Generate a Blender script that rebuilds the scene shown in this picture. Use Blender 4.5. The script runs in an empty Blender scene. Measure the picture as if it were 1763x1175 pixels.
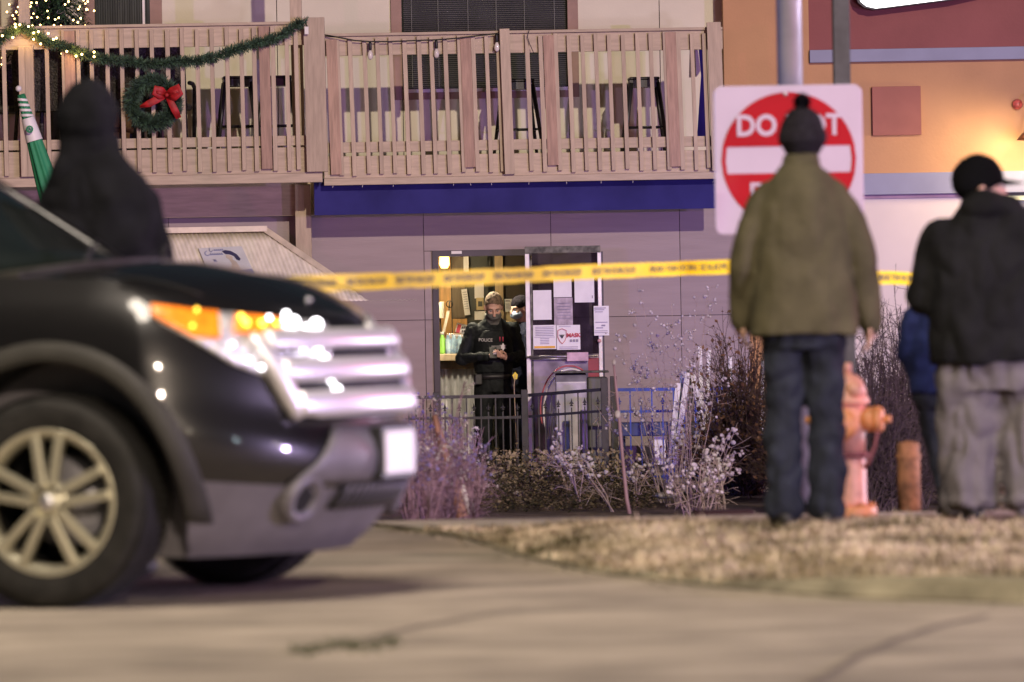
import bpy, bmesh, math, random
from mathutils import Vector, Matrix, noise as mnoise
from mathutils.bvhtree import BVHTree
random.seed(7)
R = math.radians
sc = bpy.context.scene
COL = sc.collection

# ------------------------------------------------------------------ camera
F = 9794.0                      # focal length in photograph pixels
H = 1.03                        # lens height above the road
CX, HY = 881.5, 541.0           # image column of the axis, row of the horizon
ROLL = R(1.0)
cam_d = bpy.data.cameras.new('camera')
cam = bpy.data.objects.new('camera', cam_d)
COL.objects.link(cam)
cam.location = (0, 0, H)
cam.rotation_euler = (R(90), ROLL, 0)
cam_d.sensor_width = 36
cam_d.lens = F * 36 / 1763
cam_d.shift_y = -(587.5 - HY) / 1763
cam_d.clip_end = 400
cam_d.dof.use_dof = True
cam_d.dof.focus_distance = 55.5
cam_d.dof.aperture_fstop = 3.7
sc.camera = cam

# ------------------------------------------------------------------ sky, lamps, exposure
w = bpy.data.worlds.new('World')
sc.world = w
w.use_nodes = True
nt = w.node_tree
bg = nt.nodes['Background']
sky = nt.nodes.new('ShaderNodeTexSky')
sky.sky_type = 'NISHITA'
sky.sun_disc = False
sky.sun_elevation = R(17)
sky.sun_rotation = R(166)
nt.links.new(sky.outputs[0], bg.inputs[0])
bg.inputs[1].default_value = 0.004
sc.view_settings.view_transform = 'Standard'
sc.view_settings.look = 'None'
sc.view_settings.exposure = 0.17
sc.view_settings.gamma = 1.0
sc.view_settings.use_curve_mapping = False


def light(name, kind, loc, energy, col, target=None, size=0.1, spot=None, blend=0.4):
    d = bpy.data.lights.new(name, kind)
    d.energy = energy
    d.color = col
    if kind == 'SUN':
        d.angle = size
    else:
        d.shadow_soft_size = size
    if spot:
        d.spot_size = R(spot)
        d.spot_blend = blend
    o = bpy.data.objects.new(name, d)
    COL.objects.link(o)
    o.location = loc
    if target is not None:
        o.rotation_euler = (Vector(target) - Vector(loc)).to_track_quat('-Z', 'Y').to_euler()
    return o


# the distant street light that rakes the front of the building
light('sun', 'SUN', (0, -20, 30), 1.62, (1.0, 0.81, 0.63), (-8.5, 14, 19.5), R(0.6))
# street lamp above the road
light('street_lamp', 'SPOT', (-1.5, 17, 10), 4800, (1.0, 0.87, 0.72), (0.8, 22, 0), 2.4, 110, 0.9)
# beacons of the emergency vehicles out of frame
light('violet_beacon', 'SPOT', (17, 27, 2.6), 8000, (0.52, 0.26, 1.0), (-1.0, 56, 2.0), 0.12, 34, 0.5)
light('red_beacon', 'SPOT', (-13, 16, 3.0), 2800, (0.9, 0.22, 0.55), (-1.0, 56, 2.0), 0.12, 34, 0.5)
light('blue_beacon', 'SPOT', (-12, 27, 2.6), 5500, (0.14, 0.18, 1.0), (2.0, 52, -0.3), 0.10, 17, 0.8)
light('post_blue_spot', 'SPOT', (-9, 30.2, 3.4), 1500, (0.16, 0.20, 1.0), (1.45, 29.4, 3.4), 0.10, 26, 0.5)  # extra unseen narrow spot, added to tint the sign post blue
light('patrol_car_lamp', 'POINT', (9.6, 17.8, 1.2), 3000, (0.70, 0.54, 1.0), None, 0.22)
light('second_patrol_lamp', 'POINT', (9.0, 31.5, 1.05), 2300, (0.84, 0.74, 1.0), None, 0.5)
light('magenta_beacon', 'POINT', (6.2, 26.6, 2.2), 260, (1.0, 0.10, 0.30), None, 0.12)
# small far lamps of the street behind the photographer
for k, (lx, ly, lz, e) in enumerate([(-6, -18, 4.5, 400), (5, -26, 6.0, 600), (14, -9, 5.0, 500), (20, 4, 4.0, 400), (26, 12, 5.5, 600)]):
    light('far_lamp', 'POINT', (lx, ly, lz), e, (1.0, 0.86, 0.62) if k % 3 else (0.85, 0.95, 1.0), None, 0.10)

try:
    sc.cycles.use_denoising = True
    sc.cycles.sample_clamp_indirect = 6
    sc.cycles.max_bounces = 6
    sc.cycles.transparent_max_bounces = 12
    sc.cycles.caustics_reflective = False
    sc.cycles.caustics_refractive = False
except Exception:
    pass

# ------------------------------------------------------------------ helpers
_c, _s = math.cos(ROLL), math.sin(ROLL)


def P(px, py, Y):
    a, b = px - CX, py - HY
    u, v = a * _c - b * _s, a * _s + b * _c
    return Vector((u * Y / F, Y, H - v * Y / F))


def pix(p):
    u, v = p[0] / p[1] * F, (H - p[2]) / p[1] * F
    return CX + u * _c + v * _s, HY + v * _c - u * _s


def new_mat(name, col, rough=0.6, metal=0.0, var=0.15, scale=4.0, stretch=(1, 1, 1), bump=0.0, bscale=None, spec=0.5,
            coat=0.0, emit=None, estr=0.0, rand=0.0, col2=None, trans=0.0, alpha=1.0, detail=5.0, ramp=(0.35, 0.65), bstretch=None, sheen=0.0):
    m = bpy.data.materials.new(name)
    m.use_nodes = True
    n, l = m.node_tree.nodes, m.node_tree.links
    b = n['Principled BSDF']
    b.inputs['Roughness'].default_value = rough
    b.inputs['Metallic'].default_value = metal
    b.inputs['Specular IOR Level'].default_value = spec
    b.inputs['Coat Weight'].default_value = coat
    b.inputs['Coat Roughness'].default_value = 0.04
    b.inputs['Transmission Weight'].default_value = trans
    b.inputs['Alpha'].default_value = alpha
    if sheen:
        b.inputs['Sheen Weight'].default_value = sheen
    if emit:
        b.inputs['Emission Color'].default_value = (*emit, 1)
        b.inputs['Emission Strength'].default_value = estr
    tc = n.new('ShaderNodeTexCoord')
    mp = n.new('ShaderNodeMapping')
    mp.inputs['Scale'].default_value = stretch
    l.new(tc.outputs['Object'], mp.inputs['Vector'])
    vec = mp.outputs['Vector']
    if rand:
        oi = n.new('ShaderNodeObjectInfo')
        mul = n.new('ShaderNodeMath')
        mul.operation = 'MULTIPLY'
        mul.inputs[1].default_value = 37.0
        l.new(oi.outputs['Random'], mul.inputs[0])
        ad = n.new('ShaderNodeVectorMath')
        ad.operation = 'ADD'
        l.new(vec, ad.inputs[0])
        l.new(mul.outputs[0], ad.inputs[1])
        vec = ad.outputs[0]
    nz = n.new('ShaderNodeTexNoise')
    nz.inputs['Scale'].default_value = scale
    nz.inputs['Detail'].default_value = detail
    l.new(vec, nz.inputs['Vector'])
    rp = n.new('ShaderNodeValToRGB')
    rp.color_ramp.elements[0].position = ramp[0]
    rp.color_ramp.elements[1].position = ramp[1]
    c1 = tuple(max(0, x * (1 - var)) for x in col)
    c2 = col2 if col2 else tuple(min(1, x * (1 + var)) for x in col)
    rp.color_ramp.elements[0].color = (*c1, 1)
    rp.color_ramp.elements[1].color = (*c2, 1)
    l.new(nz.outputs['Fac'], rp.inputs['Fac'])
    out = rp.outputs['Color']
    if rand:
        hs = n.new('ShaderNodeHueSaturation')
        mr = n.new('ShaderNodeMapRange')
        mr.inputs['To Min'].default_value = 1 - rand
        mr.inputs['To Max'].default_value = 1 + rand
        l.new(oi.outputs['Random'], mr.inputs['Value'])
        l.new(mr.outputs[0], hs.inputs['Value'])
        l.new(out, hs.inputs['Color'])
        out = hs.outputs['Color']
    l.new(out, b.inputs['Base Color'])
    if bump:
        nb = n.new('ShaderNodeTexNoise')
        nb.inputs['Scale'].default_value = bscale or scale * 4
        nb.inputs['Detail'].default_value = 4
        if bstretch:
            mp2 = n.new('ShaderNodeMapping')
            mp2.inputs['Scale'].default_value = bstretch
            l.new(tc.outputs['Object'], mp2.inputs['Vector'])
            l.new(mp2.outputs[0], nb.inputs['Vector'])
        else:
            l.new(vec, nb.inputs['Vector'])
        bp = n.new('ShaderNodeBump')
        bp.inputs['Strength'].default_value = bump
        bp.inputs['Distance'].default_value = 0.02
        l.new(nb.outputs['Fac'], bp.inputs['Height'])
        l.new(bp.outputs[0], b.inputs['Normal'])
    return m


def world_loc(o):
    v = Vector((0, 0, 0))
    while o is not None:
        v += Vector(o.location)
        o = o.parent
    return v


class MB:
    """collects faces, then links them as one mesh object"""

    def __init__(s):
        s.v, s.f, s.sm = [], [], []

    def add(s, vs, fs, smooth=False):
        o = len(s.v)
        s.v += [tuple(x) for x in vs]
        for f in fs:
            s.f.append(tuple(i + o for i in f))
            s.sm.append(smooth)
        return s

    def quad(s, a, b, c, d):
        return s.add([a, b, c, d], [(0, 1, 2, 3)])

    def box(s, lo, hi, bev=0.0):
        (x0, y0, z0), (x1, y1, z1) = lo, hi
        if bev <= 0:
            return s.add([(x0, y0, z0), (x1, y0, z0), (x1, y1, z0), (x0, y1, z0), (x0, y0, z1), (x1, y0, z1), (x1, y1, z1), (x0, y1, z1)],
                         [(0, 3, 2, 1), (4, 5, 6, 7), (0, 1, 5, 4), (1, 2, 6, 5), (2, 3, 7, 6), (3, 0, 4, 7)])
        b = bmesh.new()
        bmesh.ops.create_cube(b, size=1)
        for v in b.verts:
            v.co = Vector((x0 + (v.co.x + .5) * (x1 - x0), y0 + (v.co.y + .5) * (y1 - y0), z0 + (v.co.z + .5) * (z1 - z0)))
        bmesh.ops.bevel(b, geom=b.edges[:], offset=bev, segments=2, affect='EDGES', profile=0.5)
        b.verts.index_update()
        s.add([v.co.copy() for v in b.verts], [[v.index for v in f.verts] for f in b.faces])
        b.free()
        return s

    def obox(s, c, ax, ay, az, sx, sy, sz):
        c = Vector(c)
        vs = [c + ax * (i * sx / 2) + ay * (j * sy / 2) + az * (k * sz / 2) for k in (-1, 1) for j in (-1, 1) for i in (-1, 1)]
        return s.add(vs, [(0, 2, 3, 1), (4, 5, 7, 6), (0, 1, 5, 4), (1, 3, 7, 5), (3, 2, 6, 7), (2, 0, 4, 6)])

    def beam(s, p0, p1, wx, wy, up=(0, 1, 0)):
        """bar from p0 to p1; wx across, wy along 'up' (depth)"""
        p0, p1 = Vector(p0), Vector(p1)
        d = (p1 - p0)
        L = d.length
        d.normalize()
        u = Vector(up)
        u = (u - d * u.dot(d)).normalized()
        a = d.cross(u).normalized()
        return s.obox((p0 + p1) / 2, a, u, d, wx, wy, L)

    def tube(s, pts, rs, n=8, cap=True, smooth=True, sq=1.0):
        pts = [Vector(p) for p in pts]
        if not isinstance(rs, (list, tuple)):
            rs = [rs] * len(pts)
        vs, fs = [], []
        prev = None
        for i, p in enumerate(pts):
            t = (pts[min(i + 1, len(pts) - 1)] - pts[max(i - 1, 0)])
            t = t.normalized() if t.length > 1e-9 else Vector((0, 0, 1))
            if prev is None:
                ref = Vector((1, 0, 0)) if abs(t.x) < 0.8 else Vector((0, 1, 0))
                a = (ref - t * ref.dot(t)).normalized()
            else:
                a = (prev - t * prev.dot(t))
                a = a.normalized() if a.length > 1e-6 else Vector((1, 0, 0))
            prev = a
            b = t.cross(a)
            for k in range(n):
                an = 2 * math.pi * k / n
                vs.append(p + a * (math.cos(an) * rs[i]) + b * (math.sin(an) * rs[i] * sq))
        for i in range(len(pts) - 1):
            for k in range(n):
                k2 = (k + 1) % n
                fs.append((i * n + k, i * n + k2, (i + 1) * n + k2, (i + 1) * n + k))
        if cap:
            fs.append(tuple(range(n - 1, -1, -1)))
            m = (len(pts) - 1) * n
            fs.append(tuple(m + k for k in range(n)))
        return s.add(vs, fs, smooth)

    def ell(s, c, r, nu=12, nv=8, rot=None, smooth=True):
        c = Vector(c)
        if not isinstance(r, (list, tuple)):
            r = (r, r, r)
        vs, fs = [], []

        def T(x):
            x = Vector(x)
            return c + (rot @ x if rot else x)
        vs.append(T((0, 0, r[2])))
        for j in range(1, nv):
            th = math.pi * j / nv
            for i in range(nu):
                ph = 2 * math.pi * i / nu
                vs.append(T((r[0] * math.sin(th) * math.cos(ph), r[1] * math.sin(th) * math.sin(ph), r[2] * math.cos(th))))
        vs.append(T((0, 0, -r[2])))
        for i in range(nu):
            fs.append((0, 1 + i, 1 + (i + 1) % nu))
        for j in range(nv - 2):
            for i in range(nu):
                a, b = 1 + j * nu + i, 1 + j * nu + (i + 1) % nu
                fs.append((a, a + nu, b + nu, b))
        e = len(vs) - 1
        o = 1 + (nv - 2) * nu
        for i in range(nu):
            fs.append((e, o + (i + 1) % nu, o + i))
        return s.add(vs, fs, smooth)

    def loft(s, rings, cap=True, smooth=True):
        """rings: equal-length loops of points"""
        n = len(rings[0])
        vs = [p for r in rings for p in r]
        fs = []
        for i in range(len(rings) - 1):
            for k in range(n):
                k2 = (k + 1) % n
                fs.append((i * n + k, i * n + k2, (i + 1) * n + k2, (i + 1) * n + k))
        if cap:
            fs.append(tuple(range(n - 1, -1, -1)))
            fs.append(tuple((len(rings) - 1) * n + k for k in range(n)))
        return s.add(vs, fs, smooth)

    def lathe(s, prof, c=(0, 0, 0), axis='z', n=24, smooth=True, close=False):
        """prof: (radius, height) list"""
        c = Vector(c)
        rings = []
        for r, h in prof:
            ring = []
            for k in range(n):
                a = 2 * math.pi * k / n
                x, y = r * math.cos(a), r * math.sin(a)
                if axis == 'z':
                    q = (x, y, h)
                elif axis == 'y':
                    q = (x, h, y)
                else:
                    q = (h, x, y)
                ring.append(c + Vector(q))
            rings.append(ring)
        if close:
            rings.append(rings[0])
        return s.loft(rings, cap=not close, smooth=smooth)

    def prism(s, poly, n, depth):
        """flat polygon (3D points) extruded by n*depth"""
        n = Vector(n) * depth
        k = len(poly)
        vs = [Vector(p) for p in poly] + [Vector(p) + n for p in poly]
        fs = [tuple(range(k - 1, -1, -1)), tuple(k + i for i in range(k))]
        fs += [(i, (i + 1) % k, (i + 1) % k + k, i + k) for i in range(k)]
        return s.add(vs, fs)

    def mesh(s, name, off=None):
        me = bpy.data.meshes.new(name)
        off = off or Vector((0, 0, 0))
        me.from_pydata([(x - off.x, y - off.y, z - off.z) for x, y, z in s.v], [], s.f)
        me.polygons.foreach_set('use_smooth', s.sm)
        me.update()
        return me

    def build(s, name, mat, parent=None, local=False, bevel=0.0, fix=True):
        off = Vector((0, 0, 0))
        if parent is not None and not local:
            off = world_loc(parent)
        me = s.mesh(name, off)
        if fix:
            b = bmesh.new()
            b.from_mesh(me)
            bmesh.ops.recalc_face_normals(b, faces=b.faces[:])
            b.to_mesh(me)
            b.free()
        return obj_from(me, name, mat, parent, bevel)


def obj_from(me, name, mat, parent=None, bevel=0.0):
    o = bpy.data.objects.new(name, me)
    COL.objects.link(o)
    if mat and not me.materials:
        me.materials.append(mat)
    if parent is not None:
        o.parent = parent
    if bevel:
        md = o.modifiers.new('edge', 'BEVEL')
        md.width = bevel
        md.segments = 2
        md.limit_method = 'ANGLE'
    return o


def thing(name, label, cat, loc=(0, 0, 0), group=None, rotz=0.0):
    o = bpy.data.objects.new(name, None)
    COL.objects.link(o)
    o.location = loc
    o.rotation_euler = (0, 0, rotz)
    o['label'] = label
    o['category'] = cat
    if group:
        o['group'] = group
    return o


def tag(o, label, cat, group=None):
    o['label'] = label
    o['category'] = cat
    if group:
        o['group'] = group
    return o


def kind(o, k):
    o['kind'] = k
    return o


CH = {}


def copy_tree(o, parent=None):
    c = o.copy()
    COL.objects.link(c)
    c.parent = parent
    for ch in o.children:
        copy_tree(ch, c)
    return c


def remesh(mb, voxel, smooth=2, name='body', amp=0.0, fr=(6, 6, 3), seed=0.0):
    """fuse overlapping closed pieces into one continuous surface"""
    me = mb.mesh('tmp')
    b = bmesh.new()
    b.from_mesh(me)
    bmesh.ops.recalc_face_normals(b, faces=b.faces[:])
    b.to_mesh(me)
    b.free()
    o = bpy.data.objects.new('tmp', me)
    COL.objects.link(o)
    m = o.modifiers.new('r', 'REMESH')
    m.mode = 'VOXEL'
    m.voxel_size = voxel
    if smooth:
        s = o.modifiers.new('s', 'SMOOTH')
        s.iterations = smooth
        s.factor = 0.5
    dg = bpy.context.evaluated_depsgraph_get()
    r = bpy.data.meshes.new_from_object(o.evaluated_get(dg))
    r.name = name
    bpy.data.objects.remove(o)
    bpy.data.meshes.remove(me)
    if amp:
        nr = [v.normal.copy() for v in r.vertices]
        for v, n in zip(r.vertices, nr):
            q = Vector((v.co.x * fr[0] + seed, v.co.y * fr[1], v.co.z * fr[2]))
            d = mnoise.noise(q) + 0.5 * mnoise.noise(q * 2.3)
            d = (abs(d) * 1.6 - 0.4)
            v.co += n * (amp * d)
    r.polygons.foreach_set('use_smooth', [True] * len(r.polygons))
    r.update()
    return r


def text_mb(txt, size, bold=0.0, depth=0.0, align='CENTER'):
    """lettering as a mesh in the x-y plane"""
    cu = bpy.data.curves.new('t', 'FONT')
    cu.body = txt
    cu.size = size
    cu.offset = bold
    cu.extrude = depth
    cu.align_x = align
    cu.align_y = 'CENTER'
    cu.resolution_u = 3
    o = bpy.data.objects.new('t', cu)
    COL.objects.link(o)
    dg = bpy.context.evaluated_depsgraph_get()
    me = bpy.data.meshes.new_from_object(o.evaluated_get(dg))
    vs = [v.co.copy() for v in me.vertices]
    fs = [tuple(p.vertices) for p in me.polygons]
    bpy.data.objects.remove(o)
    bpy.data.curves.remove(cu)
    bpy.data.meshes.remove(me)
    return vs, fs


def put_text(mb, txt, size, origin, ax, ay, bold=0.0, align='CENTER', sx=1.0):
    vs, fs = text_mb(txt, size, bold, 0, align)
    o, ax, ay = Vector(origin), Vector(ax), Vector(ay)
    mb.add([o + ax * (v.x * sx) + ay * v.y for v in vs], fs)


def pbox(mb, x0, y0, x1, y1, Y, depth, bev=0.0):
    """upright box whose front face covers a pixel rectangle at distance Y"""
    mx, my = (x0 + x1) / 2, (y0 + y1) / 2
    a, b = P(x0, my, Y), P(x1, my, Y)
    t, u = P(mx, y0, Y), P(mx, y1, Y)
    mb.box((a.x, Y, u.z), (b.x, Y + depth, t.z), bev)
    return mb
# ------------------------------------------------------------------ materials
M = {}
M['asphalt'] = new_mat('road_concrete', (0.29, 0.248, 0.195), 0.9, var=0.38, scale=2.0, bump=0.6, bscale=45, stretch=(0.75, 1, 1), detail=9, ramp=(.3, .72), spec=.2)
M['kerb'] = new_mat('kerb_concrete', (0.25, 0.22, 0.155), 0.95, var=0.45, spec=.1, scale=3, bump=0.4, bscale=40)
M['walk'] = new_mat('pavement_concrete', (0.42, 0.37, 0.30), 0.85, var=0.2, scale=2, bump=0.3, bscale=50)
M['soil'] = new_mat('dry_soil', (0.12, 0.085, 0.055), 0.95, var=0.5, scale=5, bump=0.6, bscale=30)
M['turf'] = new_mat('turf_soil', (0.22, 0.17, 0.10), 0.95, var=0.4, scale=4, bump=0.6, bscale=40)
M['wood'] = new_mat('painted_deck_wood', (0.50, 0.41, 0.305), 0.7, var=0.10, spec=.25, scale=6, stretch=(6, 6, 0.7), bump=0.15, bscale=22, rand=0.09)
M['woodh'] = new_mat('painted_deck_board', (0.50, 0.415, 0.31), 0.7, var=0.10, spec=.25, scale=6, stretch=(0.7, 6, 6), bump=0.18, bscale=22, rand=0.06)
M['redwood'] = new_mat('reddish_bare_wood', (0.40, 0.265, 0.195), 0.65, var=0.18, scale=6, stretch=(6, 6, 0.6), bump=0.2, bscale=20, rand=0.12)
M['cream'] = new_mat('cream_siding', (0.66, 0.63, 0.50), 0.7, var=0.05, scale=1.2, bump=0.06, bscale=50)
M['brown'] = new_mat('brown_trim', (0.30, 0.19, 0.15), 0.6, var=0.12, scale=6)
M['panel'] = new_mat('tan_plywood_panel', (0.325, 0.268, 0.272), 0.7, var=0.055, scale=3, stretch=(0.5, 1, 5), bump=0.10, bscale=16, rand=0.04)
M['seam'] = new_mat('dark_joint', (0.06, 0.05, 0.05), 0.9)
M['navy'] = new_mat('navy_paint', (0.032, 0.031, 0.155), 0.75, var=0.2, scale=2, spec=.1)
M['frame'] = new_mat('dark_door_frame', (0.045, 0.035, 0.05), 0.45, var=0.2)
M['alu'] = new_mat('aluminium', (0.55, 0.53, 0.55), 0.35, 0.85, var=0.12, scale=8)
M['dalu'] = new_mat('weathered_dark_metal', (0.10, 0.10, 0.085), 0.55, 0.4, var=0.6, scale=14)
M['glass'] = new_mat('door_glass', (0.03, 0.022, 0.035), 0.06, var=0.5, scale=7, alpha=0.62, spec=0.7)
M['wglass'] = new_mat('window_glass', (0.02, 0.025, 0.025), 0.06, var=0.1, spec=0.7)
M['blind'] = new_mat('grey_blind_slats', (0.20, 0.21, 0.19), 0.5, var=0.1)
M['white'] = new_mat('white_paint', (0.78, 0.76, 0.72), 0.5, var=0.05)
M['paper'] = new_mat('white_paper', (0.82, 0.82, 0.84), 0.7, var=0.04, scale=9)
M['greypaper'] = new_mat('greyish_paper', (0.42, 0.36, 0.42), 0.6, var=0.25, scale=18)
M['ink'] = new_mat('printed_ink', (0.05, 0.05, 0.08), 0.7)
M['greyink'] = new_mat('faint_print', (0.30, 0.28, 0.36), 0.7)
M['redink'] = new_mat('red_print', (0.55, 0.06, 0.10), 0.6)
M['yellowink'] = new_mat('yellow_print', (0.75, 0.42, 0.05), 0.6)
M['black'] = new_mat('black_plastic', (0.012, 0.012, 0.014), 0.5, var=0.3)
M['blackmetal'] = new_mat('black_metal', (0.03, 0.03, 0.03), 0.4, 0.3, var=0.3)
M['wicker'] = new_mat('dark_wicker', (0.035, 0.032, 0.03), 0.55, var=0.75, scale=45, bump=0.8, bscale=45)
M['orange'] = new_mat('orange_stucco', (0.50, 0.285, 0.145), 0.85, var=0.05, scale=2, bump=0.12, bscale=40)
M['brickred'] = new_mat('dull_red_stucco', (0.25, 0.085, 0.08), 0.85, var=0.07, scale=2, bump=0.1, bscale=40)
M['greyblue'] = new_mat('grey_blue_trim', (0.25, 0.27, 0.38), 0.6, var=0.06, scale=3)
M['plaque'] = new_mat('terracotta_panel', (0.33, 0.13, 0.10), 0.8, var=0.06, scale=4)
M['creamwall'] = new_mat('pale_cream_wall', (0.70, 0.64, 0.60), 0.85, var=0.03, scale=2)
M['signlit'] = new_mat('lit_sign_face', (0.9, 0.9, 0.9), 0.4, emit=(1.0, 0.99, 0.94), estr=3.2)
M['bronze'] = new_mat('bronze_lamp_metal', (0.16, 0.06, 0.03), 0.35, 0.6, var=0.2)
M['roofing'] = new_mat('corrugated_white_sheet', (0.84, 0.79, 0.70), 0.6, var=0.14, scale=5, stretch=(2.5, 1, 1), ramp=(0.25, 0.6), spec=.2)
M['green'] = new_mat('green_canvas', (0.025, 0.24, 0.10), 0.7, var=0.15, scale=6)
M['fenceblack'] = new_mat('dark_fence_metal', (0.035, 0.033, 0.03), 0.45, 0.2, var=0.25, scale=10)
M['fence_bluelit'] = new_mat('blue_lit_fence_metal', (0.03, 0.07, 0.42), 0.4, 0.1, var=0.15, scale=6)  # blue beacon light put into the fence colour
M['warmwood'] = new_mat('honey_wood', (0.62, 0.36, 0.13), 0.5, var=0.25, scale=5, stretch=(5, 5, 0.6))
M['palewood'] = new_mat('pale_wood', (0.55, 0.42, 0.26), 0.55, var=0.12, scale=5, stretch=(5, 5, 0.6))
M['greybrown'] = new_mat('grey_brown_board', (0.17, 0.135, 0.095), 0.6, var=0.2, scale=5, stretch=(5, 5, 0.6))
M['charcoal'] = new_mat('charcoal_panel', (0.05, 0.055, 0.05), 0.55, var=0.15)
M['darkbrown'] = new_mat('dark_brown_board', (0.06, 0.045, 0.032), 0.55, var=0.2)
M['tan'] = new_mat('tan_box', (0.55, 0.45, 0.26), 0.6, var=0.08)
M['steel'] = new_mat('corrugated_steel', (0.55, 0.54, 0.54), 0.38, 0.35, var=0.25, scale=4, stretch=(4, 1, 0.6))
M['grill'] = new_mat('weathered_grey_metal', (0.36, 0.35, 0.38), 0.45, 0.3, var=0.25, scale=6)
M['bench'] = new_mat('blue_painted_board', (0.02, 0.035, 0.16), 0.5, var=0.15)
M['bulb'] = new_mat('warm_fairy_light', (1, 0.8, 0.4), 0.4, emit=(1.0, 0.62, 0.20), estr=14)
M['clearbulb'] = new_mat('clear_bulb_glass', (0.75, 0.7, 0.65), 0.08, var=0.1, spec=0.9)
M['needles'] = new_mat('fir_needles', (0.030, 0.075, 0.040), 0.7, var=0.6, scale=14)
M['needles2'] = new_mat('garland_needles', (0.040, 0.082, 0.050), 0.7, var=0.55, scale=18)
M['bow'] = new_mat('red_velvet', (0.38, 0.010, 0.012), 0.6, var=0.25, scale=20)

# ------------------------------------------------------------------ ground
KERB = [(120, 18.5), (14, 18.9), (6, 19.2), (3, 19.4), (1.75, 19.6), (1.15, 20.3), (0.70, 21.3), (0.30, 22.6), (0.02, 24.2), (-0.22, 26.2), (-0.62, 27.8), (-1.2, 29.2), (-2.6, 29.8), (-5, 30), (-30, 30), (-120, 30)]


def interp(t, tab):
    if t <= tab[0][0]:
        return tab[0][1]
    for (a, b), (c, d) in zip(tab, tab[1:]):
        if t <= c:
            return b + (d - b) * (t - a) / (c - a)
    return tab[-1][1]


def kerb_y(x):
    return interp(x, sorted(KERB))


GZ = [(18, 0.07), (24, 0.09), (25.2, 0.075), (26.5, 0.02), (28.2, 0.0), (30, -0.05), (35, -0.26), (42, -0.57), (45, -0.60), (80, -0.60)]


KX = [(q[1], q[0]) for q in KERB if -1.3 < q[0] < 1.8]


def gz(x, y):
    b = interp(y, GZ)
    if 20 < y < 29:                       # the verge runs out flush with the driveway
        d = x - interp(y, sorted(KX))
        f = min(1.0, max(.12, d / .7))
        t = min(1.0, (y - 20) / 1.2) * (1 if y < 28 else 29 - y)
        b *= 1 - t + t * f
    return b


mb = MB()
xs = [-120, -40, -20, -12, -8, -5, -3, -2, -1, 0, 1, 2, 3, 5, 8, 12, 20, 40, 120]
xs = sorted(set(xs + [-1.2, -.5, -.22, .02, .3, .7, 1.15, 1.75]))
ys = [-60, -10, 5, 10, 14, 16.5, 18, 50]
vs = [(x, min(y, kerb_y(x) + .08), 0) for y in ys for x in xs]
nx = len(xs)
mb.add(vs, [(j * nx + i, j * nx + i + 1, (j + 1) * nx + i + 1, (j + 1) * nx + i) for j in range(len(ys) - 1) for i in range(nx - 1)])
road = kind(mb.build('road', M['asphalt']), 'structure')
# expansion joints and crack as narrow dark sheets
mb = MB()


def ribbon(mb, pts, wd, z=0.004):
    pts = [Vector((p[0], p[1], z)) for p in pts]
    vs = []
    for i, p in enumerate(pts):
        t = (pts[min(i + 1, len(pts) - 1)] - pts[max(i - 1, 0)]).normalized()
        q = Vector((-t.y, t.x, 0)) * (wd[i] if isinstance(wd, list) else wd) / 2
        vs += [p - q, p + q]
    mb.add(vs, [(2 * i, 2 * i + 1, 2 * i + 3, 2 * i + 2) for i in range(len(pts) - 1)])


def gp(px, py):
    a, b = px - CX, py - HY
    v = a * _s + b * _c
    Y = H * F / v
    return P(px, py, Y)


ribbon(mb, [gp(1700, 1062), gp(1620, 1078), gp(1540, 1104), gp(1470, 1136), gp(1400, 1180), gp(1300, 1240)], 0.035)
ribbon(mb, [gp(560, 1118), gp(700, 1085), gp(800, 1066), gp(905, 1048)], [0.01, 0.03, 0.02, 0.01])
ribbon(mb, [gp(1763, 1130), gp(1500, 1126), gp(1250, 1124)], 0.02)
kind(mb.build('road_joint', new_mat('tarred_joint', (0.13, 0.105, 0.08), 0.9)), 'structure')
# sparse weeds growing in a crack of the road
mb = MB()
for k in range(380):
    t = random.random()
    c = gp(505 + 175 * t + random.gauss(0, 9), 1121 - 12 * t + 5 * math.sin(t * 11) + random.gauss(0, 4.5))
    a = random.random() * 6.28
    L = random.uniform(.012, .04)
    d = Vector((math.cos(a), math.sin(a), 0))
    mb.add([c - d * .004, c + d * .004, c + d * L * .8 + Vector((0, 0, L * .6))], [(0, 1, 2)])
kind(mb.build('crack_weeds', new_mat('crack_weed_green', (0.075, 0.085, 0.03), 0.8, var=0.4)), 'stuff')

# kerb
mb = MB()
kp = [Vector((x, y, 0)) for x, y in KERB]
fine = []
for a, b in zip(kp, kp[1:]):
    n = max(1, min(12, int((b - a).length / 0.4)))
    fine += [a.lerp(b, i / n) for i in range(n)]
fine.append(kp[-1])
rings = []
for i, p in enumerate(fine):
    t = (fine[min(i + 1, len(fine) - 1)] - fine[max(i - 1, 0)]).normalized()
    nrm = Vector((t.y, -t.x, 0))
    if nrm.y < 0:
        nrm = -nrm
    zt = gz(p.x, p.y) + 0.008
    rings.append([p - nrm * .02 + Vector((0, 0, -.1)), p - nrm * .02 + Vector((0, 0, .01)), p + nrm * .025 + Vector((0, 0, zt - .01)), p + nrm * .05 + Vector((0, 0, zt)), p + nrm * .17 + Vector((0, 0, zt)), p + nrm * .17 + Vector((0, 0, -.1))])
mb.loft(rings, smooth=False)
kind(mb.build('kerb', M['kerb']), 'structure')

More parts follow.
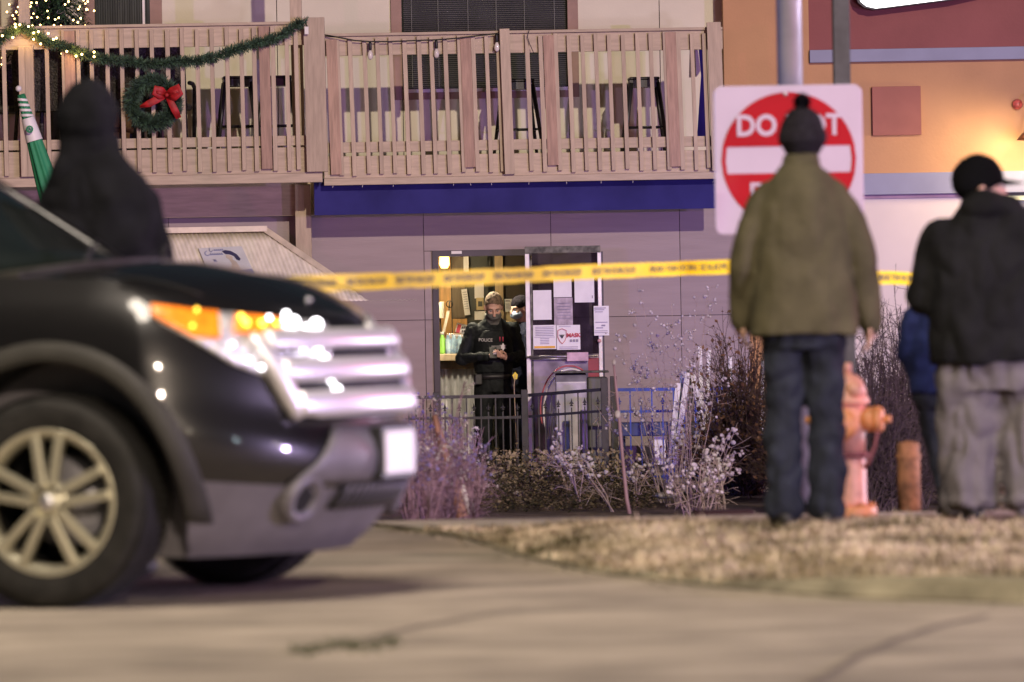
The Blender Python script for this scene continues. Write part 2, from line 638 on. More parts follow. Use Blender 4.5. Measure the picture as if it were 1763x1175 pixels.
# verge, pavement, lower bed: one sheet behind the kerb
def sheet(name, m, xr, yr, zoff=0.0, nxs=40, nys=60, rough=0.0, edge=True):
    vs, fs = [], []
    for j in range(nys + 1):
        for i in range(nxs + 1):
            x = xr[0] + (xr[1] - xr[0]) * i / nxs
            y0 = max(yr[0], kerb_y(x) + 0.12) if edge else yr[0]
            y = y0 + (yr[1] - y0) * j / nys
            z = gz(x, y) + zoff + rough * mnoise.noise(Vector((x * 2.2, y * 1.4, 3)))
            vs.append((x, y, z))
    for j in range(nys):
        for i in range(nxs):
            a = j * (nxs + 1) + i
            fs.append((a, a + 1, a + nxs + 2, a + nxs + 1))
    m_ = MB()
    m_.add(vs, fs, True)
    return kind(m_.build(name, m), 'structure')


sheet('ground', M['soil'], (-40, 40), (18, 130), -0.02, 120, 140)
sheet('verge', M['turf'], (-0.62, 14), (18, 27.2), 0.0, 90, 50, 0.010)
sheet('pavement', M['walk'], (-3.0, 14), (27.35, 29.0), 0.010, 60, 10)
sheet('yard_path', M['walk'], (1.35, 2.3), (50.5, 56.2), 0.012, 4, 4, edge=False)

# dry grass on the verge
mb_v, mb_f = [], []
for k in range(90000):
    x = random.uniform(-0.6, 4.6) if random.random() < .75 else random.uniform(-.6, .9)
    y = random.uniform(19.4, 27.2)
    if x > 1.0 and y > 25.8:
        continue
    if y < kerb_y(x) + (0.15 if x > 1.3 else random.uniform(.02, .3)):
        continue
    dn = mnoise.noise(Vector((x * 1.6, y * 1.1, 5)))
    if dn < -0.12 and random.random() < 0.75:
        continue
    z = gz(x, y)
    L = random.uniform(.022, .055) * (1.0 + 0.5 * dn)
    if random.random() < 0.04:
        L *= 1.5
    a = random.random() * 6.283
    lean = random.uniform(.2, 1.1)
    d = Vector((math.cos(a), math.sin(a), 0))
    q = Vector((-d.y, d.x, 0)) * random.uniform(.003, .006)
    p = Vector((x, y, z - .004))
    m_ = p + d * L * lean * .45 + Vector((0, 0, L * .6))
    t_ = p + d * L * lean * 1.1 + Vector((0, 0, L * .85))
    o = len(mb_v)
    mb_v += [p - q, p + q, m_ + q * .8, m_ - q * .8, t_]
    mb_f += [(o, o + 1, o + 2, o + 3), (o + 3, o + 2, o + 4)]
me = bpy.data.meshes.new('grass')
me.from_pydata(mb_v, [], mb_f)
grassm = new_mat('dry_grass', (0.17, 0.145, 0.072), 0.85, var=0.4, scale=2.6, col2=(0.66, 0.54, 0.39), ramp=(0.36, 0.62), spec=.15)
kind(obj_from(me, 'grass', grassm), 'stuff')

# ------------------------------------------------------------------ restaurant building
YU, YL, YD, YE = 57.1, 56.3, 55.5, 55.2      # upper wall, lower wall, right balcony, left balcony
rest = thing('restaurant_building', 'tan panelled restaurant with an upper balcony and an open lit doorway', 'building', (0, 56.5, -0.6))
# upper wall in siding sheets either side of the window
z0u = P(800, 330, YU).z
mb = MB()
xl, xr = P(692, 75, YU).x, P(978, 75, YU).x
zs = P(830, 153, YU).z
seams = [-14, P(-260, 60, YU).x, P(477, 60, YU).x, xl]
for a, b in zip(seams, seams[1:]):
    s_ = MB().box((a + .004, YU, z0u), (b - .004, YU + .12, 6.0)).build('siding_sheet', M['cream'], rest)
MB().box((xr + .004, YU, z0u), (P(1135, 60, YU).x, YU + .12, 6.0)).build('siding_sheet', M['cream'], rest)
MB().box((P(1135, 60, YU).x + .008, YU, z0u), (2.35, YU + .12, 6.0)).build('siding_sheet', M['cream'], rest)
MB().box((xl + .004, YU, z0u), (xr - .004, YU + .12, zs)).build('siding_sheet', M['cream'], rest)
MB().box((-14, YU + .13, -0.6), (P(747, 600, YU).x, YU + .25, 6)).build('wall', M['seam'], rest)
MB().box((P(935, 600, YU).x, YU + .13, -0.6), (2.35, YU + .25, 6)).build('wall', M['seam'], rest)
MB().box((P(747, 600, YU).x, YU + .13, 1.75), (P(935, 600, YU).x, YU + .25, 6)).build('wall', M['seam'], rest)
# window with blinds
wf = MB()
fw = 0.105
wf.box((xl - fw, YU - .03, zs - .1), (xl, YU + .1, 5.2))
wf.box((xr, YU - .03, zs - .1), (xr + fw, YU + .1, 5.2))
wf.box((xl, YU - .035, zs - .1), (xr, YU + .1, zs - .03))
wf.box((xl, YU - .03, 5.1), (xr, YU + .1, 5.2))
win = wf.build('window', M['brown'], rest)
MB().box((xl, YU + .07, zs - .03), (xr, YU + .11, 5.1)).build('pane', M['wglass'], win)
bl = MB()
z = zs + .02
while z < 5.05:
    bl.obox(((xl + xr) / 2, YU + .03, z), Vector((1, 0, 0)), Vector((0, .9, -.44)), Vector((0, .44, .9)), xr - xl - .04, .021, .002)
    z += .0205
for f in (.06, .22, .4, .57, .74, .92):
    x = xl + (xr - xl) * f
    bl.box((x - .002, YU + .012, zs), (x + .002, YU + .015, 5.1))
kind(bl.build('blind', M['blind'], win), 'stuff')
MB().box((xl + .01, YU - .01, zs - .03), (xr - .01, YU + .05, zs + .005)).build('sill', M['white'], win)
# dark upper door at the left
dx0, dx1, dx2 = P(165, 20, YU).x, P(257, 20, YU).x, P(279, 20, YU).x
ud = MB().box((dx1, YU - .04, z0u), (dx2, YU + .06, 5.2)).box((dx0 - .12, YU - .04, z0u), (dx0, YU + .06, 5.2)).build('window', M['brown'], rest)
MB().box((dx0, YU - .02, z0u), (dx1, YU + .02, 5.2)).build('pane', M['wglass'], ud)
cur = MB()
for i in range(22):
    x = dx0 + (dx1 - dx0) * (i + .5) / 22
    cur.tube([(x, YU - .028, z0u), (x, YU - .028, 5.1)], .028, 6)
cur.build('curtain', new_mat('dark_green_curtain', (0.05, 0.058, 0.05), 0.8, var=0.3, stretch=(6, 1, .3)), ud)
MB().box((P(246, 20, YU).x, YU - .07, z0u), (P(250, 20, YU).x, YU - .05, 5.1)).build('door_edge', M['white'], ud)

# lower wall panels
SX = [P(x, 560, YL).x for x in (-145, 75, 293, 513, 732)]
SX2 = [P(x, 560, YL).x for x in (951, 1173)]
ztop, zmid, zbot = P(800, 330, YL).z, P(860, 549, YL).z, -0.62
dl, dr = P(747, 600, YL).x, P(925, 432, YL).x
dtop = P(836, 431, YL).z
pieces = []
for a, b in zip(SX, SX[1:]):
    pieces += [(a, b, zmid, ztop), (a, b, zbot, zmid)]
pieces += [(SX[-1], dl, zmid, dtop), (SX[-1], dl, zbot, zmid), (SX[-1], SX2[0], dtop, ztop), (dr, SX2[0], zmid, dtop), (dr, SX2[0], zbot, zmid),
           (SX2[0], SX2[1], zmid, ztop), (SX2[0], SX2[1], zbot, zmid), (SX2[1], 2.35, zmid, ztop), (SX2[1], 2.35, zbot, zmid)]
for a, b, c, d in pieces:
    g = .003
    MB().box((a + g, YL, c + g), (b - g, YL + .05, d - g)).build('wall_panel', M['panel'], rest)
MB().box((-14, YL + .052, -0.62), (dl - .0, YL + .14, ztop)).build('wall', M['seam'], rest)
MB().box((dr, YL + .052, -0.62), (2.35, YL + .14, ztop)).build('wall', M['seam'], rest)
MB().box((dl, YL + .052, dtop), (dr, YL + .14, ztop)).build('wall', M['seam'], rest)
# door frame
df = MB()
fwid = .058
df.box((dl, YL - .03, -0.6), (dl + fwid, YL + .16, dtop))
df.box((dr - fwid, YL - .03, -0.6), (dr, YL + .16, dtop))
df.box((dl + fwid, YL - .03, dtop - fwid), (dr - fwid, YL + .16, dtop))
dfo = df.build('door_frame', M['frame'], rest)
pbox(MB(), 777, 432.5, 795, 437.5, YL - .042, .01).build('label_plate', M['white'], dfo)
# navy fascia under the balcony
fas = MB()
a, b = P(541, 345, YD + .12), P(1243, 345, YD + .12)
zt, zb = P(890, 309, YD + .12).z, P(890, 365, YD + .12).z
fas.box((a.x, YD + .12, zb), (b.x, YD + .17, zt + .04))
fas.build('fascia', M['navy'], rest)
# string-light hooks along its top edge
hk = MB()
for x in (574, 625, 677, 781, 809, 846, 911, 975, 1035, 1090):
    p = P(x, 318 - (x - 540) * .0165, YD - .02)
    hk.tube([p, p + Vector((random.uniform(-.01, .01), -.012, -.035))], .0025, 4)
hk.build('hook', M['white'], rest)
# roof high above, out of the frame
MB().box((-14, 56.0, 6.0), (2.4, 66, 6.15)).build('roof', M['brown'], rest)

# ------------------------------------------------------------------ balconies
def balcony(name, label, Y, x0, x1, rail_top, rail_bot, low0, low1, rim0, rim1, lip1, bal, wide, tops, depth, lean):
    """pixel heights are at the middle of the run; slopes come from the horizontal beams themselves"""
    xm = (x0 + x1) / 2
    A, B = P(x0, (rail_top + rim1) / 2, Y).x, P(x1, (rail_top + rim1) / 2, Y).x
    Z = lambda y: P(xm, y, Y).z
    t = thing(name, label, 'balcony', ((A + B) / 2, Y, Z(lip1)))
    MB().box((A, Y, Z(rail_bot)), (B, Y + .04, Z(rail_top))).build('top_rail', M['woodh'], t, bevel=.004)
    MB().box((A, Y - .03, Z(rail_top) + .002), (B, Y + .09, Z(rail_top) + .03)).build('cap_board', M['woodh'], t, bevel=.004)
    MB().box((A, Y, Z(low1)), (B, Y + .04, Z(low0))).build('bottom_rail', M['woodh'], t, bevel=.004)
    MB().box((A, Y + .002, Z(rim1)), (B, Y + .05, Z(rim0))).build('rim_board', M['woodh'], t, bevel=.004)
    MB().box((A, Y - .05, Z(lip1)), (B, Y + .045, Z(rim1) - .002)).build('ledge_board', M['woodh'], t, bevel=.004)
    for k in range(int(depth / .14)):
        y0 = Y + .06 + k * .14
        MB().box((A, y0, Z(rim0) - .035), (B, y0 + .134, Z(rim0) - .004)).build('floor_board', M['woodh'], t)
    zt, zb = Z(rail_top) - .02, Z(rim1) + .03
    def stick(px, wpx, nm, m, dy, ztop, zbot, out=.04):
        xt = P(px, rail_top + 8, Y).x
        zc = Z(rail_top + 8)
        wx = wpx * Y / F
        lk = lean
        p1 = Vector((xt + (zc - ztop) * lk, Y - out / 2 - dy, ztop))
        p0 = Vector((xt + (zc - zbot) * lk, Y - out / 2 - dy, zbot))
        o = MB().beam(p0, p1, wx, out).build(nm, m, t, bevel=.003)
        return o
    for x in bal:
        stick(x, 7.2 + random.uniform(-.5, .5), 'baluster', M['wood'], .002, zt + random.uniform(-.015, .015), zb + random.uniform(-.012, .012))
    for x in wide:
        stick(x, 18.5, 'board', M['redwood'], .004, zt + random.uniform(-.01, .01), zb + random.uniform(0, .07), .045)
    for x, wpx, ytop, nm in tops:
        stick(x, wpx, nm, M['wood'], .006, Z(ytop), zb - .02, .1)
    return t


right_bal = [580, 602, 627, 649, 672, 696, 721, 742, 766, 790, 814, 837, 857, 907, 930, 956, 979, 1002, 1025, 1048, 1072, 1096.5, 1119.5, 1144, 1167, 1190.6, 1212]
bal_r = balcony('balcony', 'long pinkish wooden balcony above the navy fascia, right of the thick corner post', YD, 556, 1246, 58, 91, 240, 258, 264, 302, 314,
                right_bal, [570.5, 801, 944, 1154], [(869, 17, 50, 'post'), (1229, 24, 45, 'post')], 1.5, .021)
left_bal = [-12, 6, 80, 109, 134, 157, 184, 209, 235, 261, 288, 313, 339, 364, 390, 415, 437, 469, 493, 509]
bal_l = balcony('balcony', 'wooden balcony hung with a fir garland and wreath, left of the thick corner post', YE, -130, 553, 48, 83, 239, 256, 259, 304, 320,
                left_bal, [119.5, 454.5], [(38, 12, 78, 'post'), (50, 15, 78, 'post'), (541, 36, 37, 'post')], 1.8, .008)
# roof posts standing up through the left balcony
pz = 5.0
for px, wpx, dy in ((44, 19, .07), (512, 20, .09)):
    q = P(px, 60, YE + dy)
    MB().beam((q.x, YE + dy + .05, P(px, 310, YE).z), (q.x - .02, YE + dy + .05, pz), wpx * YE / F, .1).build('roof_post', M['wood'], bal_l, bevel=.004)
MB().box((-8, YE + .06, pz), (P(560, 0, YE).x, YE + .2, pz + .2)).build('roof_beam', M['wood'], bal_l)
# beam and post carrying the left balcony
MB().box((-9, YE + .93, P(270, 376, YE + .95).z), (P(540, 384, YE).x, YE + 1.03, P(270, 316, YE + .95).z)).build('support_beam', M['woodh'], bal_l, bevel=.004)
q0, q1 = P(513, 600, YE + .9), P(540, 600, YE + .9)
MB().box((q0.x, YE + .80, -.62), (q1.x, YE + .925, P(520, 318, YE + .9).z)).build('support_post', M['wood'], bal_l, bevel=.004)

# ------------------------------------------------------------------ shop building on the right
YS = 56.75
shop = thing('shop_building', 'orange stucco shop front with a dull red sign band and grey blue trim', 'building', (4.5, YS, -0.6))
x0 = P(1249, 250, YS).x
xt = P(1395, 200, YS).x
MB().box((x0, YS, -.62), (xt, YS + 6, 6.2)).build('corner_pier', M['orange'], shop)
zt0, zt1 = P(1560, 84, YS).z, P(1560, 106, YS).z
zl0, zl1 = P(1620, 297, YS).z, P(1620, 334, YS).z
MB().box((xt, YS + .02, zt0), (14, YS + 6, 6.2)).build('sign_band', M['brickred'], shop)
MB().box((xt + .002, YS - .05, zt1), (14, YS + 5, zt0)).build('trim', M['greyblue'], shop, bevel=.006)
MB().box((xt, YS + .012, zl0), (14, YS + 6, zt1)).build('wall', M['orange'], shop)
MB().box((xt + .002, YS - .05, zl1), (14, YS + 5, zl0)).build('trim', M['greyblue'], shop, bevel=.006)
wx0, wx1 = P(1722, 360, YS).x, 14
wz1, wz0 = P(1740, 330, YS).z, P(1740, 480, YS).z
MB().box((xt, YS + .03, -.62), (wx0, YS + 6, zl1)).build('wall', M['creamwall'], shop)
MB().box((wx0, YS + .03, -.62), (wx1, YS + 6, wz0)).build('wall', M['creamwall'], shop)
MB().box((xt + .003, YS + .0, zl1 - .035), (wx0, YS + .028, zl1 - .002)).build('trim', new_mat('mauve_strip', (0.36, 0.24, 0.33), 0.7), shop)
pbox(MB(), 1502, 149, 1586, 233, YS - .045, .055).build('panel', M['plaque'], shop, bevel=.004)
wn = MB()
wn.box((wx0, YS - .01, wz0), (wx0 + .03, YS + .1, zl1 - .01)).box((wx0, YS - .01, zl1 - .03), (14, YS + .1, zl1 - .004))
wn = wn.build('window', M['black'], shop)
MB().box((wx0 + .03, YS + .02, P(1740, 345, YS).z), (14, YS + .08, zl1 - .031)).build('lit_strip', new_mat('lit_window_strip', (.8, .8, .5), .5, emit=(.75, .78, .30), estr=.55), wn)
MB().box((wx0 + .03, YS + .05, wz0), (14, YS + .09, P(1740, 345, YS).z)).build('pane', new_mat('grey_window_glass', (.16, .17, .19), .08, var=.2), wn)
tn = MB()
for k in range(60):
    c = P(1725 + random.random() * 120, 350 + random.random() * 60, YS + .03)
    a = random.gauss(-.7, .5)
    d = Vector((math.cos(a), 0, math.sin(a))) * random.uniform(.02, .07)
    tn.tube([c - d, c + d], random.uniform(.002, .006), 4)
kind(tn.build('tinsel', new_mat('glowing_tinsel', (.6, .75, .9), .2, .8, emit=(.5, .7, 1.0), estr=.25), wn), 'stuff')  # faint blue glow put into the tinsel, which is no lamp
MB().box((2.3, YS - .3, 6.2), (14, YS + 6, 6.4)).build('roof', M['brickred'], shop)
# red light put into the colour of the round medallion next to the lamp
rz = P(1752, 180, YS - .03)
md = MB().lathe([(.001, -.05), (.045, -.045), (.05, -.02), (.055, 0), (.055, .04)], (rz.x, YS - .01, rz.z), 'y', 20)
tag(md.build('rosette', new_mat('red_lit_disc', (.5, .10, .08), .3, var=.5, scale=30)), 'small round red-lit medallion on the orange wall above the bronze lamp shade', 'ornament')
# gooseneck lamp that lights the wall
lx = P(1776, 232, YS - .42)
lamp = thing('wall_lamp', 'bronze gooseneck wall lamp glowing down the orange wall at the edge', 'lamp', (lx.x, YS, lx.z))
MB().lathe([(.02, .09), (.035, .085), (.06, .05), (.135, -.03), (.15, -.055), (.14, -.05), (.05, .03), (.012, .05)], (lx.x, YS - .42, lx.z), 'z', 24).build('shade', M['bronze'], lamp)
MB().tube([(lx.x, YS - .42, lx.z + .08), (lx.x + .06, YS - .42, lx.z + .3), (lx.x + .1, YS - .36, lx.z + .4), (lx.x + .12, YS - .22, lx.z + .42), (lx.x + .14, YS, lx.z + .3)], .012, 8).build('arm', M['bronze'], lamp)
MB().ell((lx.x, YS - .42, lx.z - .01), .035).build('bulb', new_mat('lamp_bulb', (1, .9, .7), .4, emit=(1, .82, .5), estr=20), lamp)
light('wall_lamp_light', 'SPOT', (lx.x, YS - .55, lx.z - .05), 95, (1.0, .74, .42), (lx.x - .45, YS - .02, lx.z - .55), .18, 150, .7)
# lit sign box
so = P(1500, 8, YS - .2)
sg = thing('shop_sign', 'glowing white shop sign box on the dull red band', 'sign', (so.x, YS - .2, so.z))
poly = [P(1478, -8, YS - .2), P(1482, 3, YS - .2), P(1492, 11, YS - .2), P(1508, 14.5, YS - .2), P(1530, 12, YS - .2), P(1640, -2, YS - .2), P(1900, -60, YS - .2), P(1900, -200, YS - .2), P(1478, -200, YS - .2)]
MB().prism(poly, (0, 1, 0), .03).build('lit_face', M['signlit'], sg)
cen = sum(poly, Vector()) / len(poly)
MB().prism([cen + (p - cen) * 1.035 + Vector((0, .031, 0)) for p in poly], (0, 1, 0), .165).build('casing', M['black'], sg)

# ------------------------------------------------------------------ doorway interior
YI = 59.4
room = []
rx0, rx1 = P(640, 600, YI).x, P(1000, 600, YI).x
def ipb(nm, m, x0, y0, x1, y1, Y=YI, d=.03, par=rest):
    return pbox(MB(), x0, y0, x1, y1, Y, d).build(nm, m, par)
MB().box((rx0, YI + .05, -.6), (rx1, YI + .15, 2.6)).build('back_wall', M['charcoal'], rest)
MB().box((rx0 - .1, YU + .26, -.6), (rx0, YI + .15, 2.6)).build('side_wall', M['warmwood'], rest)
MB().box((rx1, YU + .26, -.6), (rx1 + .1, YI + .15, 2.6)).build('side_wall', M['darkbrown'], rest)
MB().box((rx0, YL + .2, 2.3), (rx1, YI + .05, 2.4)).build('ceiling', M['charcoal'], rest)
MB().box((rx0, YL - .02, -.62), (rx1, YI + .05, -.57)).build('floor', M['greybrown'], rest)
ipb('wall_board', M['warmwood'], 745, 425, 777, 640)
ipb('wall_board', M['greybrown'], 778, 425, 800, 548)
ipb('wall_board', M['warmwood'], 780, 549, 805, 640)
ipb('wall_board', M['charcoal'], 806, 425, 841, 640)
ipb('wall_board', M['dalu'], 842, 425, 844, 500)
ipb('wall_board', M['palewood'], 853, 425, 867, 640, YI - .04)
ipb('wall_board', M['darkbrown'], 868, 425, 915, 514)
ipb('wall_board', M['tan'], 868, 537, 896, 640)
light('room_lamp', 'POINT', (P(800, 500, 57.0).x, 57.05, 2.0), 230, (1.0, .86, .64), None, .12)
light('counter_lamp', 'POINT', (P(765, 470, 58.7).x, 58.5, 1.45), 22, (1.0, .78, .45), None, .05)

def notice(label, x0, y0, x1, y1, Y, lines=(), m='paper', extra=None, rot=0.0, nm='notice', cat='notice'):
    """sheet of paper with printed lines as flat print just proud of it"""
    p = P((x0 + x1) / 2, (y0 + y1) / 2, Y)
    t = thing(nm, label, cat, (p.x, Y, p.z))
    wd, ht = (x1 - x0) * Y / F, (y1 - y0) * Y / F
    nxx, nyy = 6, 8
    vs, fs = [], []
    sd = random.random() * 50
    for j in range(nyy + 1):
        for i in range(nxx + 1):
            u, v = i / nxx - .5, j / nyy - .5
            dy = -.006 * mnoise.noise(Vector((u * 3 + sd, v * 3, 0))) - .004
            q = Vector((u * wd, 0, v * ht))
            q = Matrix.Rotation(rot, 3, 'Y') @ q
            vs.append((p.x + q.x, Y + dy, p.z + q.z))
    for j in range(nyy):
        for i in range(nxx):
            a = j * (nxx + 1) + i
            fs.append((a, a + 1, a + nxx + 2, a + nxx + 1))
    MB().add(vs, fs, True).build('sheet', M[m], t)
    if lines:
        k = MB()
        for (u0, u1, v, h) in lines:
            c = Vector(((u0 + u1) / 2 - .5, 0, .5 - v))
            q = Matrix.Rotation(rot, 3, 'Y') @ Vector((c.x * wd, 0, c.z * ht))
            k.obox((p.x + q.x, Y - .014, p.z + q.z), Matrix.Rotation(rot, 3, 'Y') @ Vector((1, 0, 0)), Vector((0, 1, 0)), Matrix.Rotation(rot, 3, 'Y') @ Vector((0, 0, 1)), (u1 - u0) * wd, .001, h * ht)
        kind(k.build('print', M['greyink'], t), 'stuff')
    return t, p, wd, ht


LN = [(.15, .85, .12 + .09 * i, .018) for i in range(8)]
notice('white sheet of paper hanging on the charcoal wall above the pale switch plate', 817, 484, 833, 514, YI - .01)
notice('white paper low on the charcoal wall below the pale switch plate', 817, 536, 836, 551, YI - .01)
notice('long curled white paper strip hanging beside the grey brown board', 797, 498, 807, 543, YI - .05, LN, rot=-.12)
notice('narrow white paper strip at the top left of the doorway', 798, 441, 807, 476, YI - .06)
t, p, wd, ht = notice('white no smoking sign beside the bare headed officer', 869, 515, 895, 537, YI - .02, [(.05, .35, .15, .1), (.05, .3, .4, .05), (.05, .32, .55, .05), (.05, .3, .7, .05)], nm='no_smoking_sign', cat='sign')
c = (p.x + wd * .2, YI - .036, p.z + ht * .02)
k = MB().lathe([(.040, 0), (.047, 0), (.047, .003), (.040, .003)], c, 'y', 28, close=True)
k.beam((c[0] - .03, c[1], c[2] - .03), (c[0] + .03, c[1], c[2] + .03), .008, .003)
k.beam((c[0] - .03, c[1] + .002, c[2] + .004), (c[0] + .03, c[1] + .002, c[2] + .004), .009, .003)
kind(k.build('symbol', M['ink'], t), 'stuff')
sw = thing('switch_plate', 'square pale yellow switch plate on the charcoal wall', 'switch', P(826, 523, YI))
pbox(MB(), 820, 513, 833, 534, YI - .02, .02).build('plate', M['tan'], sw, bevel=.004)
pbox(MB(), 823, 519, 830.5, 528, YI - .03, .01).build('rocker', M['charcoal'], sw)
# hanging lantern that glows at the top left
la = thing('hanging_lantern', 'glowing amber hanging lantern at the top left of the doorway', 'lamp', P(765, 440, 58.9))
pl = P(765, 452, 58.9)
MB().lathe([(.02, .08), (.05, .06), (.055, -.02), (.035, -.06), (.01, -.065)], pl, 'z', 14).build('glass', new_mat('amber_glass', (1, .6, .2), .3, emit=(1, .55, .14), estr=5.0), la)
MB().lathe([(.004, .9), (.004, .10), (.05, .085), (.06, .07), (.02, .075)], pl, 'z', 12).build('fitting', M['bronze'], la)
MB().lathe([(.03, -.065), (.035, -.12), (.02, -.16)], pl, 'z', 12).build('finial', M['darkbrown'], la)
# counter
ct = thing('counter', 'pale wooden service counter faced with corrugated steel inside the doorway', 'counter', (P(787, 620, 58.2).x, 58.2, -.57))
ca, cb = P(700, 616, 58.2).x, P(832, 616, 58.2).x
zc = P(787, 609, 58.2).z
MB().box((ca, 57.75, zc - .07), (cb, 58.9, zc)).build('worktop', M['palewood'], ct, bevel=.006)
MB().box((ca, 57.8, zc - .15), (cb - .01, 58.85, zc - .072)).build('apron', M['greybrown'], ct)
cs = MB()
rings = []
n = 160
x = ca
vs = []
for i in range(n + 1):
    x = ca + (cb - .02 - ca) * i / n
    y = 57.84 + .012 * math.cos(i * 2 * math.pi / 13)
    vs += [(x, y, -.57), (x, y, zc - .152)]
cs.add(vs, [(2 * i, 2 * i + 2, 2 * i + 3, 2 * i + 1) for i in range(n)], True)
cs.build('corrugated_front', M['steel'], ct)
# shrink-wrapped water bottles
wp = thing('water_bottle_pack', 'shrink wrapped pack of blue capped water bottles on the pale counter', 'bottles', P(790, 609, 58.1))
bw = new_mat('blue_bottle', (.04, .25, .55), .15, var=.4, scale=12, col2=(.5, .75, .85))
wl = new_mat('shrink_wrap', (.75, .85, .92), .2, var=.2, alpha=.22, spec=.8)
for i in range(4):
    for j in range(2):
        c = P(772 + i * 10, 608, 58.0 + .08 * j)
        MB().lathe([(.001, 0), (.03, .0), (.031, .02), (.028, .06), (.031, .1), (.030, .14), (.014, .175), (.012, .19), (.001, .19)], (c.x, c.y, zc), 'z', 12).build('bottle', bw, wp)
a, b = P(767, 600, 57.93), P(808, 600, 57.93)
MB().box((a.x, 57.93, zc + .003), (b.x, 58.16, zc + .205), .03).build('wrap', wl, wp)
gb = P(762, 609, 58.05)
tg = thing('detergent_bottle', 'bright green plastic bottle on the counter beside the door jamb', 'bottle', (gb.x, 58.05, zc))
MB().lathe([(.001, 0), (.04, 0), (.042, .02), (.042, .13), (.02, .17), (.018, .2), (.001, .2)], (gb.x, 58.05, zc), 'z', 14).build('bottle_body', new_mat('lime_plastic', (.35, .75, .12), .4), tg)
MB().lathe([(.02, .195), (.02, .225), (.001, .225)], (gb.x, 58.05, zc), 'z', 12).build('cap', M['white'], tg)
# small red and white box sign, lamp, bat-shaped pole
t, p, wd, ht = notice('red and white flyer leaning behind the water bottles', 785, 558, 806, 574, 58.6, (), rot=.25, nm='flyer', cat='flyer')
MB().obox((p.x - wd * .28, 58.585, p.z), Vector((.97, 0, -.25)), Vector((0, 1, 0)), Vector((.25, 0, .97)), wd * .3, .002, ht * .9).build('red_print', M['redink'], t)
k = MB()
for i in range(3):
    for j in range(2):
        k.obox((p.x + wd * (.02 + .15 * i), 58.585, p.z + ht * (.2 - .4 * j) - .01), Vector((.97, 0, -.25)), Vector((0, 1, 0)), Vector((.25, 0, .97)), wd * .1, .002, ht * .25)
kind(k.build('black_print', M['ink'], t), 'stuff')
tl = thing('table_lamp', 'small lamp with a white cylinder shade behind the door jamb', 'lamp', P(758, 560, 58.9))
q = P(758, 534, 58.9)
MB().lathe([(.04, -.085), (.042, .08), (.038, .085), (.036, -.085)], q, 'z', 18, close=True).build('lamp_shade', M['white'], tl)
MB().lathe([(.008, .0), (.008, -.2), (.03, zc - q.z + .02), (.035, zc - q.z)], q, 'z', 12).build('stem', M['darkbrown'], tl)
gt = thing('paddle', 'white and black paddle propped against the honey coloured wall board', 'paddle', P(768, 590, 58.8))
MB().beam(P(764, 572, 58.8), P(772, 535, 58.85), .03, .02).build('blade', M['white'], gt)
MB().beam(P(773, 534, 58.86), P(774, 520, 58.9), .014, .014).build('handle', M['black'], gt)
MB().lathe([(.03, 0), (.038, 0), (.038, .012), (.03, .012)], P(774, 524, 58.8), 'y', 18, close=True).build('ring', M['black'], gt)
MB().beam(P(763, 573, 58.8), P(760, 609, 58.78), .018, .016).build('shaft', M['darkbrown'], gt)
# ------------------------------------------------------------------ things on the balconies
def bar_stool(loc, rz=0.0, h=.76, label='', dark=True):
    t = thing('bar_stool', label, 'bar stool', loc, 'tall dark bar stools on the balcony', rz)
    MB().box((-.15, -.15, h - .03), (.15, .15, h), .012).build('seat', M['blackmetal'], t, local=True)
    MB().box((-.145, -.145, h - .10), (.145, .145, h - .031)).build('apron', M['blackmetal'], t, local=True)
    for sx in (-1, 1):
        for sy in (-1, 1):
            MB().tube([(sx * .13, sy * .13, h - .06), (sx * .215, sy * .215, 0)], [.024, .016], 8).build('leg', M['blackmetal'], t, local=True)
    rr = MB()
    q = .185
    for a, b in (((-q, -q), (q, -q)), ((q, -q), (q, q)), ((q, q), (-q, q)), ((-q, q), (-q, -q))):
        rr.tube([(a[0], a[1], .24), (b[0], b[1], .24)], .009, 6)
    rr.build('foot_ring', M['blackmetal'], t, local=True)
    return t


floor_r = P(890, 262, YD).z
floor_l = P(270, 257, YE).z
for px, dy, rz, lab, fl in ((411, .75, .1, 'tall dark bar stool below the garland near the corner post', floor_l), (482, .8, -.1, 'tall dark bar stool closest to the thick corner post', floor_l),
                            (893, .7, .15, 'tall dark bar stool in front of the blind window', floor_r), (1110, .7, .05, 'tall dark bar stool on the right balcony near the orange shop', floor_r)):
    p = P(px, 255, YD + dy)
    bar_stool((p.x, YD + dy, fl), rz, .735, lab)


def wicker_chair(loc, rz, label, hb=1.0):
    t = thing('wicker_chair', label, 'chair', loc, 'dark wicker chairs behind the left railing', rz)
    MB().box((-.26, -.26, .40), (.26, .24, .47), .03).build('seat', M['wicker'], t, local=True)
    bk = MB()
    rings = []
    for k in range(9):
        z = .40 + (hb - .40) * k / 8
        wv = .25 - .04 * max(0, (k - 6) / 2) ** 2
        yb = .20 + .10 * k / 8
        rings.append([(-wv, yb, z), (wv, yb, z), (wv, yb + .05, z), (-wv, yb + .05, z)])
    bk.loft(rings, smooth=False)
    # woven rods stand proud of the back
    for k in range(26):
        z = .44 + (hb - .46) * k / 26
        yb = .20 + .10 * (z - .4) / (hb - .4)
        bk.tube([(-.24, yb - .004, z), (-.12, yb - .012, z + .004), (0, yb - .004, z), (.12, yb - .012, z + .004), (.24, yb - .004, z)], .008, 4)
    bk.build('backrest', M['wicker'], t, local=True)
    for sx in (-1, 1):
        MB().tube([(sx * .28, .22, .66), (sx * .29, 0, .66), (sx * .29, -.22, .62), (sx * .27, -.24, .0)], .022, 7).build('armrest', M['wicker'], t, local=True)
        MB().tube([(sx * .23, .22, .42), (sx * .25, .27, 0)], .02, 7).build('leg', M['wicker'], t, local=True)
    return t


